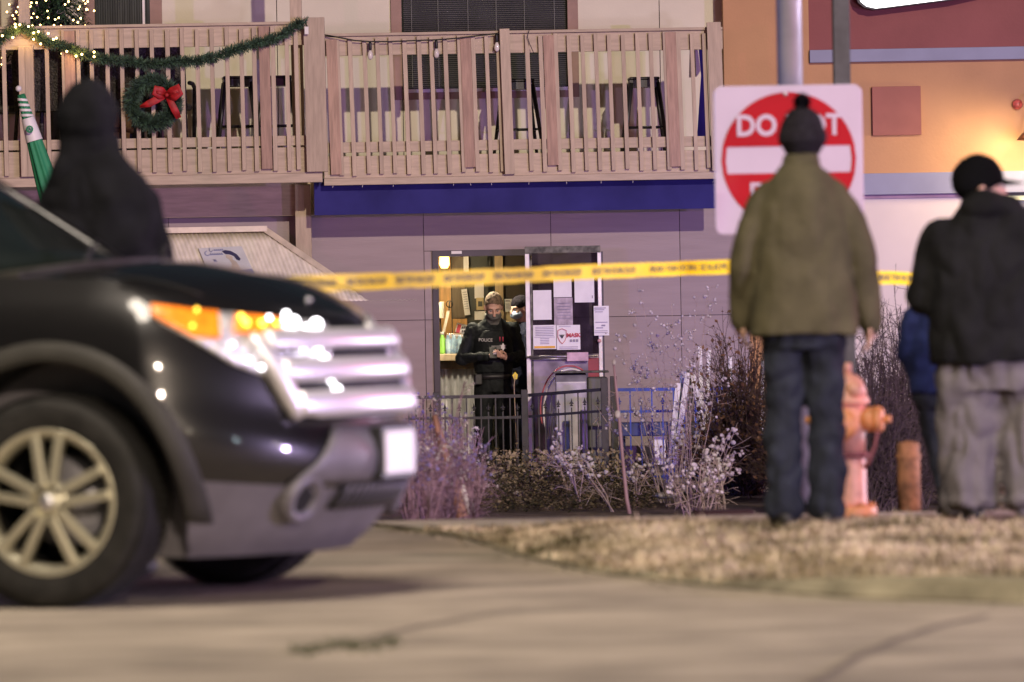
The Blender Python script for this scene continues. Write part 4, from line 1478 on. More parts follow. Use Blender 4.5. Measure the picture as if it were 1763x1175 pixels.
M['tape'] = new_mat('yellow_plastic_tape', (.88, .66, .01), .45, var=.10, scale=2.5, spec=.2)
tape('long yellow police tape stretched across the doorway, from the dark car to the green coat', [(430, 497, 23.6), (510, 490, 24.3), (600, 486.5, 25), (760, 480.5, 26.3), (900, 474, 27.4), (1000, 469, 28.2), (1100, 465.5, 28.9), (1200, 461.5, 29.3), (1330, 457, 29.4)])
tape('short stretch of yellow tape between the green coat and the black jacket', [(1330, 470, 29.4), (1440, 476, 30.5), (1505, 478, 31), (1575, 480, 31.4), (1700, 484, 32)], phase=.35)

# ------------------------------------------------------------------ DO NOT ENTER sign, poles
NY = 29.3
sg0, sg1 = P(1230, 275, NY), P(1486, 275, NY)
sz1, sz0 = P(1358, 147, NY).z, P(1358, 403, NY).z
sx = (sg0.x + sg1.x) / 2
szc = (sz0 + sz1) / 2
hw = (sg1.x - sg0.x) / 2
ent = thing('do_not_enter_sign', 'square white and red DO NOT ENTER sign behind the man in the knit cap', 'sign', (sx, NY, szc))
M['sign_violet_white'] = new_mat('violet_lit_white_sheeting', (.49, .435, .56), .5, var=.03, spec=.2)  # white sheeting, tinted lavender in place of violet light
M['signred'] = new_mat('red_sign_sheeting', (.36, .005, .015), .5, var=.08, spec=.12)
def bend(x, z):
    """lower left corner bent forward, a shape added to catch lamp glare"""
    xs_ = P(1283 - (1 if z > 0 else 0) * 0, 310, NY).x - (P(1262, 310, NY).z - z) * .24
    d = max(0.0, xs_ - x)
    e = max(0.0, min(1.0, (P(1262, 300, NY).z - z) / .10))
    return -2.6 * d * d * e
def rr(hw_, r, n=6):
    out = []
    for cx, cz, a0 in ((1, 1, 0), (-1, 1, 90), (-1, -1, 180), (1, -1, 270)):
        for i in range(n + 1):
            a = R(a0 + 90 * i / n)
            out.append((cx * (hw_ - r) + r * math.cos(a), cz * (hw_ - r) + r * math.sin(a)))
    return out
k = MB()
N = 72
vs = []
for j in range(N + 1):
    for i in range(N + 1):
        u, v = -1 + 2 * i / N, -1 + 2 * j / N
        x, z = u * hw, v * hw
        # round the corners
        r = hw * .12
        ex, ez = abs(x) - (hw - r), abs(z) - (hw - r)
        if ex > 0 and ez > 0:
            dd = math.hypot(ex, ez)
            if dd > r:
                x = math.copysign(hw - r + ex * r / dd, x)
                z = math.copysign(hw - r + ez * r / dd, z)
        vs.append((sx + x, NY + bend(sx + x, szc + z), szc + z))
k.add(vs, [(j * (N + 1) + i, j * (N + 1) + i + 1, (j + 1) * (N + 1) + i + 1, (j + 1) * (N + 1) + i) for j in range(N) for i in range(N)], True)
o = k.build('plate', M['sign_violet_white'], ent, fix=False)
sd = o.modifiers.new('t', 'SOLIDIFY')
sd.thickness = .003
sd.offset = 1 if False else -1
rc = hw * .905
bar_h, bar_w = hw * .18, hw * .83
def in_bar(x, z):
    return abs(x) < bar_w and abs(z) < bar_h
k = MB()
vs, fs = [], []
NR, NA = 40, 72
# red field as ring sectors above and below the white bar
def col(x, z):
    return (sx + x, NY - .006 + bend(sx + x, szc + z), szc + z)
NX = 96
for sgn in (1, -1):
    rows = []
    for i in range(NX + 1):
        x = -rc + 2 * rc * i / NX
        zt = math.sqrt(max(0, rc * rc - x * x))
        zb = bar_h if abs(x) < bar_w else 0.0
        zb = min(zb, zt)
        rows.append([(x, sgn * (zb + (zt - zb) * j / 8)) for j in range(9)])
    vs = [col(*p) for r_ in rows for p in r_]
    fs = [(i * 9 + j, i * 9 + j + 1, (i + 1) * 9 + j + 1, (i + 1) * 9 + j) for i in range(NX) for j in range(8)]
    k.add(vs, fs, True)
k.build('red_disc', M['signred'], ent, fix=False)
k = MB()
put_text(k, 'DO NOT', .150, (sx + .004, NY - .0115, szc + hw * .45), (1, 0, 0), (0, 0, 1), .0045, sx=.90)
put_text(k, 'ENTER', .150, (sx + .0, NY - .0115, szc - hw * .46), (1, 0, 0), (0, 0, 1), .0025, sx=.93)
kind(k.build('lettering', M['sign_violet_white'], ent), 'stuff')
for zz in (szc + hw * .88, szc - hw * .88):
    MB().ell((sx - .012, NY - .008, zz), (.012, .008, .012)).build('bolt', M['alu'], ent)
pl = P(1365, 80, NY + .12)
po = MB().lathe([(.066, .02), (.066, 6.5), (.05, 6.55)], (sx + .02, NY + .12, 0), 'z', 24)
o = po.build('sign_post', new_mat('galvanised_pole', (.42, .42, .46), .38, .55, var=.12, scale=5))
tag(o, 'round galvanised post carrying the DO NOT ENTER sign', 'post')
q = P(1449, 75, 33.5)
o = MB().box((q.x - .05, 33.5, -.2), (q.x + .05, 33.6, 6.5), .006).build('dark_post', new_mat('dark_post_metal', (.045, .045, .05), .5, .3, var=.3, scale=8))
tag(o, 'dark square post rising behind the right half of the sign', 'post')

# ------------------------------------------------------------------ hydrant and bollard
HYY = 26.6
hb = P(1463, 905, HYY)
S = 1.0
hy = thing('fire_hydrant', 'weathered orange fire hydrant beside the green coated man', 'hydrant', (hb.x, HYY, gz(hb.x, HYY)))
M['hyd'] = new_mat('chipped_orange_paint', (.70, .31, .11), .5, var=.25, scale=14, bump=.2, bscale=30)
M['hydpale'] = new_mat('pale_orange_paint', (.76, .40, .25), .5, var=.25, scale=10, bump=.15, bscale=30)
hz = hb.z - gz(hb.x, HYY)
L_ = lambda prof, m, nm, ax='z', c=(0, 0, 0), n=24: MB().lathe(prof, c, ax, n).build(nm, m, hy, local=True)
L_([(.08, -.05), (.08, .04)], M['hyd'], 'base')
L_([(.125, .035), (.13, .045), (.13, .075), (.125, .085), (.085, .087)], M['hyd'], 'flange')
L_([(.088, .085), (.083, .11), (.08, .30), (.08, .31)], M['hydpale'], 'lower_barrel')
L_([(.08, .312), (.098, .315), (.098, .335), (.08, .338)], M['brickred'], 'collar')
L_([(.079, .338), (.081, .42), (.083, .56)], M['hydpale'], 'upper_barrel')
L_([(.083, .56), (.102, .565), (.102, .59), (.092, .595), (.088, .63), (.07, .675), (.042, .70), (.025, .705)], M['hydpale'], 'bonnet')
L_([(.022, .70), (.024, .745), (.020, .755), (.001, .757)], M['hydpale'], 'operating_nut', n=5)
for k_ in range(8):
    a = k_ * math.pi / 4
    MB().ell((.115 * math.cos(a), .115 * math.sin(a), .092), (.012, .012, .012), 6, 4).build('bolt', M['hyd'], hy, local=True)
nz_ = MB().lathe([(.05, .06), (.058, .10), (.058, .125), (.048, .13)], (0, 0, .49), 'x', 20).lathe([(.062, .128), (.064, .15), (.05, .168), (.02, .172)], (0, 0, .49), 'x', 20)
nz_.lathe([(.018, .17), (.018, .205), (.001, .207)], (0, 0, .49), 'x', 5)
nz_.build('nozzle_cap', M['hyd'], hy, local=True)
nz_ = MB().lathe([(.05, -.06), (.058, -.10), (.058, -.125), (.062, -.128), (.064, -.15), (.05, -.168), (.018, -.17), (.018, -.2), (.001, -.2)], (0, 0, .49), 'x', 20)
nz_.build('nozzle_cap', M['hyd'], hy, local=True)
MB().lathe([(.06, -.06), (.07, -.1), (.075, -.13), (.078, -.16), (.05, -.18), (.02, -.18), (.02, -.215), (.001, -.215)], (0, 0, .47), 'y', 20).build('pumper_cap', M['hyd'], hy, local=True)
MB().ell((.045, -.06, .63), (.045, .045, .04)).build('lug', M['hydpale'], hy, local=True)
chn = MB()
cpts = [(.15, -.03, .45), (.135, -.06, .36), (.11, -.08, .29), (.085, -.05, .27)]
for i in range(22):
    f = i / 21 * 3
    a_, b_ = Vector(cpts[int(min(f, 2.999))]), Vector(cpts[int(min(f, 2.999)) + 1])
    chn.ell(a_.lerp(b_, f - int(min(f, 2.999))), (.008, .008, .012), 6, 4)
chn.build('chain', M['brickred'], hy, local=True)
hy.rotation_euler.z = -.25
by = 29.2
bb = P(1566, 905, by)
bo = thing('bollard', 'short rusty orange bollard between the hydrant and the grey sweatpants', 'bollard', (bb.x, by, 0.0))
M['rust'] = new_mat('rusty_orange_paint', (.24, .11, .05), .75, var=.5, scale=12, bump=.4, bscale=30)
MB().lathe([(.06, -.05), (.06, .32), (.055, .335), (.001, .345)], (bb.x, by, 0), 'z', 24).build('pipe', M['rust'], bo)
MB().lathe([(.064, .25), (.066, .255), (.066, .275), (.064, .28)], (bb.x, by, 0), 'z', 24, close=True).build('ring', M['rust'], bo)

# ------------------------------------------------------------------ plants
stemm = new_mat('dry_stem', (.38, .30, .24), .8, var=.3, scale=9)
podm = new_mat('dry_seed_head', (.50, .46, .42), .8, var=.25, scale=20)
purplelit_stemm = new_mat('purple_lit_dry_stem', (.27, .165, .195), .8, var=.35, scale=9)  # purple beacon light put into the stem colour
purplelit_headm = new_mat('purple_lit_seed_head', (.20, .16, .36), .8, var=.35, scale=20)  # same purple light put into the seed heads


def weed(name, label, base, h, seed, lean=(0, 0), nst=5, heads=8, hr=.014, stem=stemm, head=podm, spread=.12, sr=.0045, group=None, tall_heads=False):
    rnd = random.Random(seed)
    t = thing(name, label, 'plant', base, group)
    k, hd = MB(), MB()
    b = Vector(base)
    for i in range(nst):
        a = rnd.random() * 6.283
        hh = h * rnd.uniform(.7, 1.0)
        tip = b + Vector((lean[0] * hh + spread * hh * math.cos(a), lean[1] * hh + spread * hh * math.sin(a) * .6, hh))
        mid = b.lerp(tip, .5) + Vector((rnd.gauss(0, .03), rnd.gauss(0, .02), .03))
        pts = [b + Vector((rnd.gauss(0, .015), rnd.gauss(0, .015), -.03)), b.lerp(mid, .5) + Vector((rnd.gauss(0, .01), 0, 0)), mid, mid.lerp(tip, .55) + Vector((rnd.gauss(0, .012), 0, .01)), tip]
        k.tube(pts, [sr, sr * .85, sr * .7, sr * .5, sr * .3], 5)
        for j in range(heads):
            f = rnd.uniform(.45, 1.0) if not tall_heads else rnd.uniform(.8, 1.02)
            seg = min(3, int(f * 4))
            p = pts[seg].lerp(pts[seg + 1], min(1.0, f * 4 - seg))
            d = Vector((rnd.gauss(0, 1), rnd.gauss(0, .7), rnd.uniform(.0, 1.2))).normalized() * rnd.uniform(.03, .13) * (1.25 - f * .5)
            k.tube([p, p + d * .6 + Vector((0, 0, .006)), p + d], [sr * .4, sr * .35, sr * .3], 4)
            for q in range(rnd.randint(1, 3)):
                rr_ = hr * rnd.uniform(.5, 1.15)
                rot = Matrix.Rotation(rnd.random() * 6, 3, 'Y') @ Matrix.Rotation(rnd.random() * 6, 3, 'X')
                hd.ell(p + d + Vector((rnd.gauss(0, .012), rnd.gauss(0, .012), rnd.gauss(0, .012))), (rr_, rr_ * rnd.uniform(.5, .9), rr_ * rnd.uniform(.6, 1.5)), 6, 5, rot)
    for q in range(nst * 5):
        f = rnd.uniform(.1, .8)
        a = rnd.random() * 6.283
        p = b + Vector((lean[0] * h * f + spread * h * f * math.cos(a), spread * h * f * math.sin(a) * .6 + lean[1] * h * f, h * f * .85))
        d1 = Vector((rnd.gauss(0, 1), rnd.gauss(0, .6), rnd.gauss(.25, .6))).normalized() * rnd.uniform(.06, .2)
        p2 = p + d1 * .6 + Vector((0, 0, rnd.gauss(0, .015)))
        k.tube([p, p2, p + d1], [sr * .5, sr * .4, sr * .25], 4)
        d2 = (d1.normalized() + Vector((rnd.gauss(0, .8), rnd.gauss(0, .5), rnd.gauss(0, .6)))).normalized() * d1.length * .5
        k.tube([p2, p2 + d2], [sr * .35, sr * .2], 4)
    k.build('stem', stem, t, fix=False)
    kind(hd.build('seed_heads', head, t, fix=False), 'stuff')
    return t


def ground_at(px, Y):
    p = P(px, 880, Y)
    return (p.x, Y, gz(p.x, Y) if True else 0)


# blurred weeds before the left fence, purple light put into their colour
lw = [(a_, b_, c_ * .82) for a_, b_, c_ in [(712, 40, 1.15), (722, 37, .7), (735, 42, 1.05), (748, 38, .95), (758, 44, 1.1), (766, 36, .62), (775, 41, 1.0), (786, 38, .8), (798, 45, .95), (806, 40, .85), (742, 35, .55), (818, 43, .75), (700, 43, 1.0), (729, 45, 1.2), (760, 40, 1.3), (790, 36, .5), (830, 40, .9), (690, 39, .9), (705, 36, .6), (752, 36, .55), (812, 37, .55), (779, 37, .65)] if a_ not in (722, 752, 830, 690, 790)]
labels_lw = 'thin dry weed stalk coloured with purple light in the clump beside the licence plate'
for i, (px, Y, h) in enumerate(lw):
    weed('dry_weed', labels_lw, ground_at(px, Y), h + (-.0 if Y > 38 else .1), 100 + i, (random.uniform(-.10, .10), 0), 9, 4, .009, purplelit_stemm, purplelit_headm if i % 3 != 1 else podm, .15, .0050, 'dry weeds coloured with purple light beside the car nose')
# pale weeds with pods, centre and right
rw = [((1001, 48, .62), 'pale podded weed stalk in front of the gate, left of the pink stem', (-.25, 0)), ((1055, 47, .5), 'pale podded weed leaning left by the foot of the pink stem', (-.55, 0)), ((1140, 49, 1.0), 'tall grey weed with thick curled seed heads left of the trestle', (-.5, 0)),
      ((1165, 48, .85), 'stiff pale weed right in front of the trestle', (.1, 0)), ((1200, 47, .75), 'dry arching weed at the right foot of the trestle', (.3, 0)), ((1230, 46, .6), 'low tangled weed in front of the reddish shrub', (.2, 0)), ((1250, 45, .5), 'low tangled weed next to the green coat', (-.3, 0)), ((1095, 48, .4), 'short podded weed right of the pink stem', (.2, 0)), ((980, 49, .5), 'short podded weed just left of the gate post', (-.2, 0)), ((1215, 44, .45), 'lowest silvery weed in front of the trestle', (.1, 0)), ((1185, 45, .42), 'low silvery weed below the trestle post', (-.2, 0))]
for i, ((px, Y, h), lab, ln) in enumerate(rw):
    weed('seed_weed', lab, ground_at(px, Y), h, 300 + i, ln, 4, 5, .019, stemm, podm, .24, .0065, 'pale seed weeds by the trestle')
for k in range(3):
    px, Y, h = ((1168, 47.5, 1.95), (1190, 47, 1.85), (1150, 48, 1.75))[k]
    weed('tall_weed', ('tall weed with a white fluffy seed cloud above the trestle', 'tall white tufted weed leaning towards the orange corner', 'tall white tufted weed leaning towards the glass door')[k], ground_at(px, Y), h, 420 + k, ((0, 0), (.07, 0), (-.11, 0))[k], 6, 10, .0145, stemm, podm, .17, .0035, 'tall white tufted weeds by the trestle', tall_heads=False)
# bold single stems
o = MB().tube([P(1084, 885, 42), P(1079, 860, 42), P(1072, 790, 42), P(1066, 720, 42), P(1060, 660, 42), P(1056, 620, 42)], [.016, .015, .013, .012, .010, .007], 8)
ps = thing('pink_stem', 'tall straight pinkish bare stem standing right of the gate post', 'plant', P(1080, 880, 42))
o.build('stem', new_mat('pinkish_stem', (.30, .19, .21), .7, var=.15), ps)
MB().ell(P(1063, 714, 41.97), (.024, .02, .03)).ell(P(1057, 624, 41.97), (.014, .012, .02)).build('node', podm, ps)
bs = thing('thick_stalk', 'broken brown stalk slanting out of the purple-lit weeds', 'plant', P(790, 880, 38))
MB().tube([P(795, 890, 38), P(778, 820, 38), P(760, 760, 38), P(748, 715, 38)], [.045, .04, .03, .018], 8).build('stem', new_mat('brown_stalk', (.30, .16, .11), .8, var=.3), bs)
MB().tube([P(812, 885, 38), P(800, 850, 38), P(795, 835, 38)], [.03, .03, .02], 8).build('pale_stub', podm, bs)
# ground cover in the bed
gc_ = MB()
for k in range(20000):
    px = random.uniform(690, 1125)
    Y = random.uniform(47.0, 53.0)
    x = P(px, 800, Y).x
    hmax = (.42 if Y > 50 else .10 + .107 * max(0, Y - 47)) * (1 - .35 * abs((px - 900) / 230)) * (.75 + .5 * mnoise.noise(Vector((x * 2.2, Y * 1.3, 0))))
    z = -.6 + hmax * random.random() ** 1.25 * random.uniform(.8, 1.25)
    c = Vector((x, Y, z))
    a = random.random() * 6.283
    d = Vector((math.cos(a), math.sin(a), random.uniform(-.5, .7))).normalized()
    q = d.cross(Vector((random.gauss(0, .4), random.gauss(0, .4), 1))).normalized()
    L = random.uniform(.018, .05)
    wv = L * random.uniform(.12, .4)
    gc_.add([c, c + d * L * .5 + q * wv, c + d * L, c + d * L * .5 - q * wv], [(0, 1, 2, 3)])
kind(gc_.build('ground_cover_foliage', new_mat('ground_cover_leaves', (.065, .070, .028), .75, var=.5, scale=9, col2=(.26, .20, .11), ramp=(.40, .68), spec=.2), None, fix=False), 'stuff')
gl = MB()
for k in range(700):
    px = random.uniform(840, 1100)
    Y = random.uniform(50.0, 51.5)
    c = P(px, random.uniform(775, 850), Y)
    a = random.random() * 6.28
    d = Vector((math.cos(a), .3, math.sin(a))) * random.uniform(.01, .028)
    q = Vector((-d.z, 0, d.x)) * .5
    gl.add([c - d, c + q, c + d, c - q], [(0, 1, 2, 3)])
kind(gl.build('fallen_leaves', new_mat('dead_leaves', (.20, .14, .07), .8, var=.5, scale=12, col2=(.42, .34, .2)), None, fix=False), 'stuff')
for px, py, Y, r, lab in ((893, 850, 50, (.05, .04, .034), 'pale stone at the foot of the ground cover'), (787, 693 + 150, 49, (.04, .03, .028), 'small pale stone among the purple-lit weeds'), (1145, 853, 48.5, (.12, .1, .03), 'flat pale stone in front of the trestle')):
    mbk = MB().ell(P(px, py, Y), r, 12, 8)
    for i, v in enumerate(mbk.v):
        q = Vector(v)
        d = 1 + .25 * mnoise.noise(q * 14)
        c = P(px, py, Y)
        mbk.v[i] = tuple(c + (q - c) * d)
    tag(mbk.build('rock', M['walk']), lab, 'stone')
ed = MB().box((P(1195, 880, 29.6).x, 29.6, -.12), (P(1300, 880, 29.6).x, 29.9, -.012), .02)
tag(ed.build('timber_edging', new_mat('dark_red_timber', (.05, .016, .018), .8, var=.4)), 'dark red timber edging along the bed beside the green coated man', 'edging')

# bare twiggy shrubs
def shrub(label, px, Y, w_, h_, n, seed, m, lm=None, nl=0):
    rnd = random.Random(seed)
    b = Vector(ground_at(px, Y))
    t = thing('shrub', label, 'shrub', b)
    k = MB()
    lf = MB()
    for i in range(n):
        a = rnd.random() * 6.283
        el = rnd.uniform(.15, 1.0)
        st = b + Vector((rnd.gauss(0, .06), rnd.gauss(0, .06), 0))
        d = Vector((math.cos(a) * (1 - el * .75) * w_, math.sin(a) * (1 - el * .75) * w_, el * h_))
        e = st + d * rnd.uniform(.55, 1.0)
        m1 = st.lerp(e, .5) + Vector((rnd.gauss(0, .05), rnd.gauss(0, .05), .05))
        k.tube([st, m1, e], [.007, .005, .0025], 3, cap=False)
        for j in range(7):
            f = rnd.uniform(.25, 1)
            p = st.lerp(m1, f * 2) if f < .5 else m1.lerp(e, f * 2 - 1)
            dd = (d.normalized() + Vector((rnd.gauss(0, .7), rnd.gauss(0, .7), rnd.gauss(.1, .6)))).normalized() * rnd.uniform(.08, .26)
            k.tube([p, p + dd], [.003, .0015], 3, cap=False)
            for q in range(2):
                p2 = p + dd * rnd.uniform(.4, 1)
                d2 = (dd.normalized() + Vector((rnd.gauss(0, .8), rnd.gauss(0, .8), rnd.gauss(.1, .8)))).normalized() * rnd.uniform(.04, .12)
                k.tube([p2, p2 + d2], [.002, .001], 3, cap=False)
            if lm and rnd.random() < nl:
                c = p + dd
                q = Vector((rnd.gauss(0, 1), rnd.gauss(0, 1), rnd.gauss(0, 1))).normalized() * rnd.uniform(.012, .03)
                r_ = q.cross(Vector((0, 1, .3))) * .6
                lf.add([c - q, c + r_, c + q, c - r_], [(0, 1, 2, 3)])
    kind(k.build('branches', m, t, fix=False), 'stuff')
    if lf.v:
        kind(lf.build('leaves', lm, t, fix=False), 'stuff')
    return t


twig = new_mat('dark_brown_twigs', (.075, .045, .032), .85, var=.4, scale=6)
twig2 = new_mat('grey_brown_twigs', (.070, .050, .045), .85, var=.4, scale=6)
rl = new_mat('rust_leaves', (.30, .09, .03), .8, var=.5, scale=10)
bl_ = new_mat('brown_dry_leaves', (.16, .085, .035), .8, var=.5, scale=8)
shrub('dense brown leafed shrub between the trestle and the green coat', 1285, 50, .75, 1.75, 240, 1, twig, bl_, .95)
shrub('low shrub with rust coloured leaves right of the trestle', 1235, 51, .42, .85, 110, 2, twig, rl, .5)
shrub('bare grey brown shrub right of the green coat, behind the hydrant', 1500, 44, .62, 1.70, 260, 3, twig2, None)
shrub('bare dark shrub behind the rusty bollard', 1562, 46, .7, 1.95, 260, 4, twig2, None)
shrub('bare dark shrub behind the legs of the green coated man', 1400, 48, .8, 1.65, 240, 5, twig, bl_, .3)
shrub('bare dark shrub behind the grey sweatpants', 1660, 47, .9, 1.7, 200, 6, twig2, None)
shrub('small light brown shrub at the right edge of the verge', 1752, 31, .3, .4, 80, 8, stemm, None)

# leaves, grit and litter lying along the kerb
lit = MB()
for k_ in range(1500):
    a, b = random.choice(list(zip(fine, fine[1:])))
    if not (-.8 < a.x < 3.2):
        continue
    p = a.lerp(b, random.random())
    p = p + Vector((random.gauss(0, .05), -abs(random.gauss(0, .22)), .004))
    r_ = random.uniform(.004, .018)
    an = random.random() * 6.28
    d = Vector((math.cos(an), math.sin(an), random.uniform(0, .5))) * r_
    q = Vector((-d.y, d.x, random.uniform(0, .3) * r_)) * random.uniform(.4, .8)
    lit.add([p - d, p + q, p + d, p - q], [(0, 1, 2, 3)])
kind(lit.build('gutter_litter', new_mat('gutter_litter', (.10, .08, .045), .9, var=.5, scale=9, col2=(.50, .42, .30)), None, fix=False), 'stuff')
# ------------------------------------------------------------------ dark SUV
YAW = R(-19)
CROOT = Vector((-1.366, 21.327, 0))
suv = thing('parked_suv', 'dark grey SUV with lit amber side lamps and bright chrome grille, nose to the right', 'car', CROOT, None, YAW)
TW = Matrix.Translation(CROOT) @ Matrix.Rotation(YAW, 4, 'Z')
TI = TW.inverted()
M['paint'] = new_mat('dark_metallic_paint', (.012, .011, .0115), .34, .45, var=.12, scale=3, coat=1.0, spec=.5)
M['clad'] = new_mat('grey_satin_cladding', (.15, .14, .155), .5, .2, var=.1, scale=8, bump=.05, bscale=60)
M['flare'] = new_mat('dark_grey_arch_plastic', (.040, .038, .034), .6, var=.12, scale=8, spec=.2)
M['rubber'] = new_mat('tyre_rubber', (.018, .017, .016), .75, var=.3, scale=12, bump=.15, bscale=80, spec=.25)
M['rim'] = new_mat('cast_alloy', (.62, .58, .44), .38, .75, var=.08, scale=6)
M['chrome'] = new_mat('bright_chrome', (.84, .82, .86), .42, .7, var=.03)
M['cavity'] = new_mat('black_cavity', (.006, .006, .006), .8, var=.1)
M['carglass'] = new_mat('tinted_glass', (.012, .016, .014), .08, var=.1, spec=.9, coat=.6)

HW = .955


def c_top(x):      # height of the shoulder line along the side
    return interp(x, [(-3.9, 1.04), (-3.5, 1.15), (-1.0, 1.19), (-.35, 1.20), (.17, 1.185), (.45, 1.125), (.65, 1.05), (.78, .995), (.90, .93)])


def c_crown(x):
    return interp(x, [(-3.9, .02), (-.5, .05), (-.2, .065), (.17, .065), (.45, .065), (.66, .055), (.82, .04), (.92, .02)])


def c_nose(v):     # nose position for normalised height
    return interp(v, [(0, .72), (.08, .80), (.2, .87), (.3, .92), (.4, .965), (.5, .965), (.62, .92), (.8, .90), (.92, .875), (1, .83)])


def c_width(v, x):
    w_ = interp(v, [(0, .86), (.1, .905), (.3, .955), (.55, .965), (.74, .955), (.84, .93), (.92, .89), (1, .82)])
    return w_ * interp(x, [(-3.9, .86), (-3.4, .97), (-2, 1), (.3, 1), (.8, 1)])


NV = 26
side = [-3.86 + i * (4.46 / 60) for i in range(61)]
ys_nose = [math.cos(math.pi / 2 * i / 24) for i in range(1, 24)] + [0.0]
def outline(v):
    pts = []
    xt = interp(v, [(0, -3.75), (.3, -3.9), (.7, -3.88), (1, -3.8)])
    zfun = lambda x: .17 + v * (c_top(x) - .17)
    for f in (0, .3, .6, .85):
        pts.append((xt + .10 * f * f, HW * .86 * f, zfun(xt)))
    xn = c_nose(v)
    xs_end = xn - .55
    for x in side:
        xx = max(x, xt + .12) if x < -3.7 else x
        xx = -3.7 + (x + 3.86) * (xs_end + 3.7) / (.6 + 3.86) if True else x
        pts.append((xx, c_width(v, xx), zfun(xx)))
    wend = c_width(v, xs_end)
    for f in ys_nose:
        y = wend * f
        x = xs_end + .55 * (1 - f ** 2.2) ** .72
        pts.append((x, y, zfun(x)))
    return pts


NVS = [i / NV for i in range(NV + 1)]
rows = [outline(v) for v in NVS]
npt = len(rows[0])
bm_v, bm_f = [], []
def vid(j, i, s):          # s = +1 left, -1 right
    return (j * npt + i) * 2 + (0 if s > 0 else 1)
for r_ in rows:
    for (x, y, z) in r_:
        bm_v += [(x, y, z), (x, -y, z)]
for j in range(NV):
    for i in range(npt - 1):
        bm_f.append((vid(j, i, 1), vid(j, i + 1, 1), vid(j + 1, i + 1, 1), vid(j + 1, i, 1)))
        bm_f.append((vid(j, i, -1), vid(j + 1, i, -1), vid(j + 1, i + 1, -1), vid(j, i + 1, -1)))
KT = 10
base = len(bm_v)
for i, (x, y, z) in enumerate(rows[-1]):
    for k in range(1, KT):
        f = 1 - 2 * k / KT
        bm_v.append((x, y * f, z + c_crown(x) * (1 - f ** 2) * min(1, y / .35)))
def tid(i, k):
    if k == 0:
        return vid(NV, i, 1)
    if k == KT:
        return vid(NV, i, -1)
    return base + i * (KT - 1) + k - 1
for i in range(npt - 1):
    for k in range(KT):
        bm_f.append((tid(i, k), tid(i, k + 1), tid(i + 1, k + 1), tid(i + 1, k)))
for i in range(npt - 1):
    bm_f.append((vid(0, i, 1), vid(0, i, -1), vid(0, i + 1, -1), vid(0, i + 1, 1)))
me = bpy.data.meshes.new('body')
me.from_pydata(bm_v, [], bm_f)
b = bmesh.new()
b.from_mesh(me)
bmesh.ops.remove_doubles(b, verts=b.verts[:], dist=.0008)
bmesh.ops.recalc_face_normals(b, faces=b.faces[:])
b.to_mesh(me)
bvh = BVHTree.FromBMesh(b)
b.free()
tmp = bpy.data.objects.new('tmpbody', me)
COL.objects.link(tmp)
cutters = []
for ax_ in (0, -2.86):
    for s in (-1, 1):
        cm = MB().lathe([(.49, -.25), (.49, .25)], (ax_, s * .92, .40), 'y', 48).mesh('cut')
        bb_ = bmesh.new()
        bb_.from_mesh(cm)
        bmesh.ops.recalc_face_normals(bb_, faces=bb_.faces[:])
        bb_.to_mesh(cm)
        bb_.free()
        co = bpy.data.objects.new('cut', cm)
        COL.objects.link(co)
        cutters.append(co)
        md_ = tmp.modifiers.new('b', 'BOOLEAN')
        md_.operation = 'DIFFERENCE'
        md_.solver = 'EXACT'
        md_.object = co
dg = bpy.context.evaluated_depsgraph_get()
whole = bpy.data.meshes.new_from_object(tmp.evaluated_get(dg))
for o in cutters + [tmp]:
    bpy.data.objects.remove(o)
# split into painted body and grey cladding
def part_of(nm, keep, m):
    b = bmesh.new()
    b.from_mesh(whole)
    bmesh.ops.delete(b, geom=[f for f in b.faces if not keep(f.calc_center_median(), f.normal)], context='FACES')
    me_ = bpy.data.meshes.new(nm)
    b.to_mesh(me_)
    b.free()
    me_.materials.clear()
    me_.polygons.foreach_set('use_smooth', [True] * len(me_.polygons))
    o = obj_from(me_, nm, m, suv)
    es = o.modifiers.new('es', 'EDGE_SPLIT')
    es.split_angle = R(38)
    return o
def is_clad(c, n):
    return c.z < .17 + (8 / 26) * (c_top(c.x) - .17) + .001
def in_arch(c, n):
    return min((c.x) ** 2 + (c.z - .40) ** 2, (c.x + 2.86) ** 2 + (c.z - .40) ** 2) < .492 ** 2 and abs(c.y) > .6 and abs(n.y) < .75
part_of('body', lambda c, n: not is_clad(c, n) and not in_arch(c, n), M['paint'])
part_of('cladding', lambda c, n: is_clad(c, n) and not in_arch(c, n), M['clad'])
for ax__ in (-1.43, 1.43):
    for s__ in (-1, 1):
        part_of('wheel_well', lambda c, n: in_arch(c, n) and (c.x + 1.43) * ax__ > 0 and c.y * s__ > 0, M['cavity'])


def hit(px, py, lift=.006):
    """point of the car body seen at a pixel, in car coordinates, with normal"""
    d = TI.to_3x3() @ (P(px, py, 1.0) - Vector((0, 0, H))).normalized()
    o = TI @ Vector((0, 0, H))
    q = bvh.ray_cast(o, d)
    if q[0] is None:
        return None
    n = q[1] if q[1].dot(d) < 0 else -q[1]
    return q[0] + n * lift, n


def front_hit(y, z, lift=.006):
    q = bvh.ray_cast(Vector((3, y, z)), Vector((-1, 0, 0)))
    if q[0] is None:
        return None
    n = q[1] if q[1].x > 0 else -q[1]
    return q[0] + n * lift, n


def lerp_poly(pl, f):
    L = [0]
    for a, b_ in zip(pl, pl[1:]):
        L.append(L[-1] + math.hypot(b_[0] - a[0], b_[1] - a[1]))
    s_ = f * L[-1]
    for i in range(len(pl) - 1):
        if s_ <= L[i + 1] + 1e-9:
            g = (s_ - L[i]) / max(1e-9, L[i + 1] - L[i])
            return pl[i][0] + (pl[i + 1][0] - pl[i][0]) * g, pl[i][1] + (pl[i + 1][1] - pl[i][1]) * g
    return pl[-1]


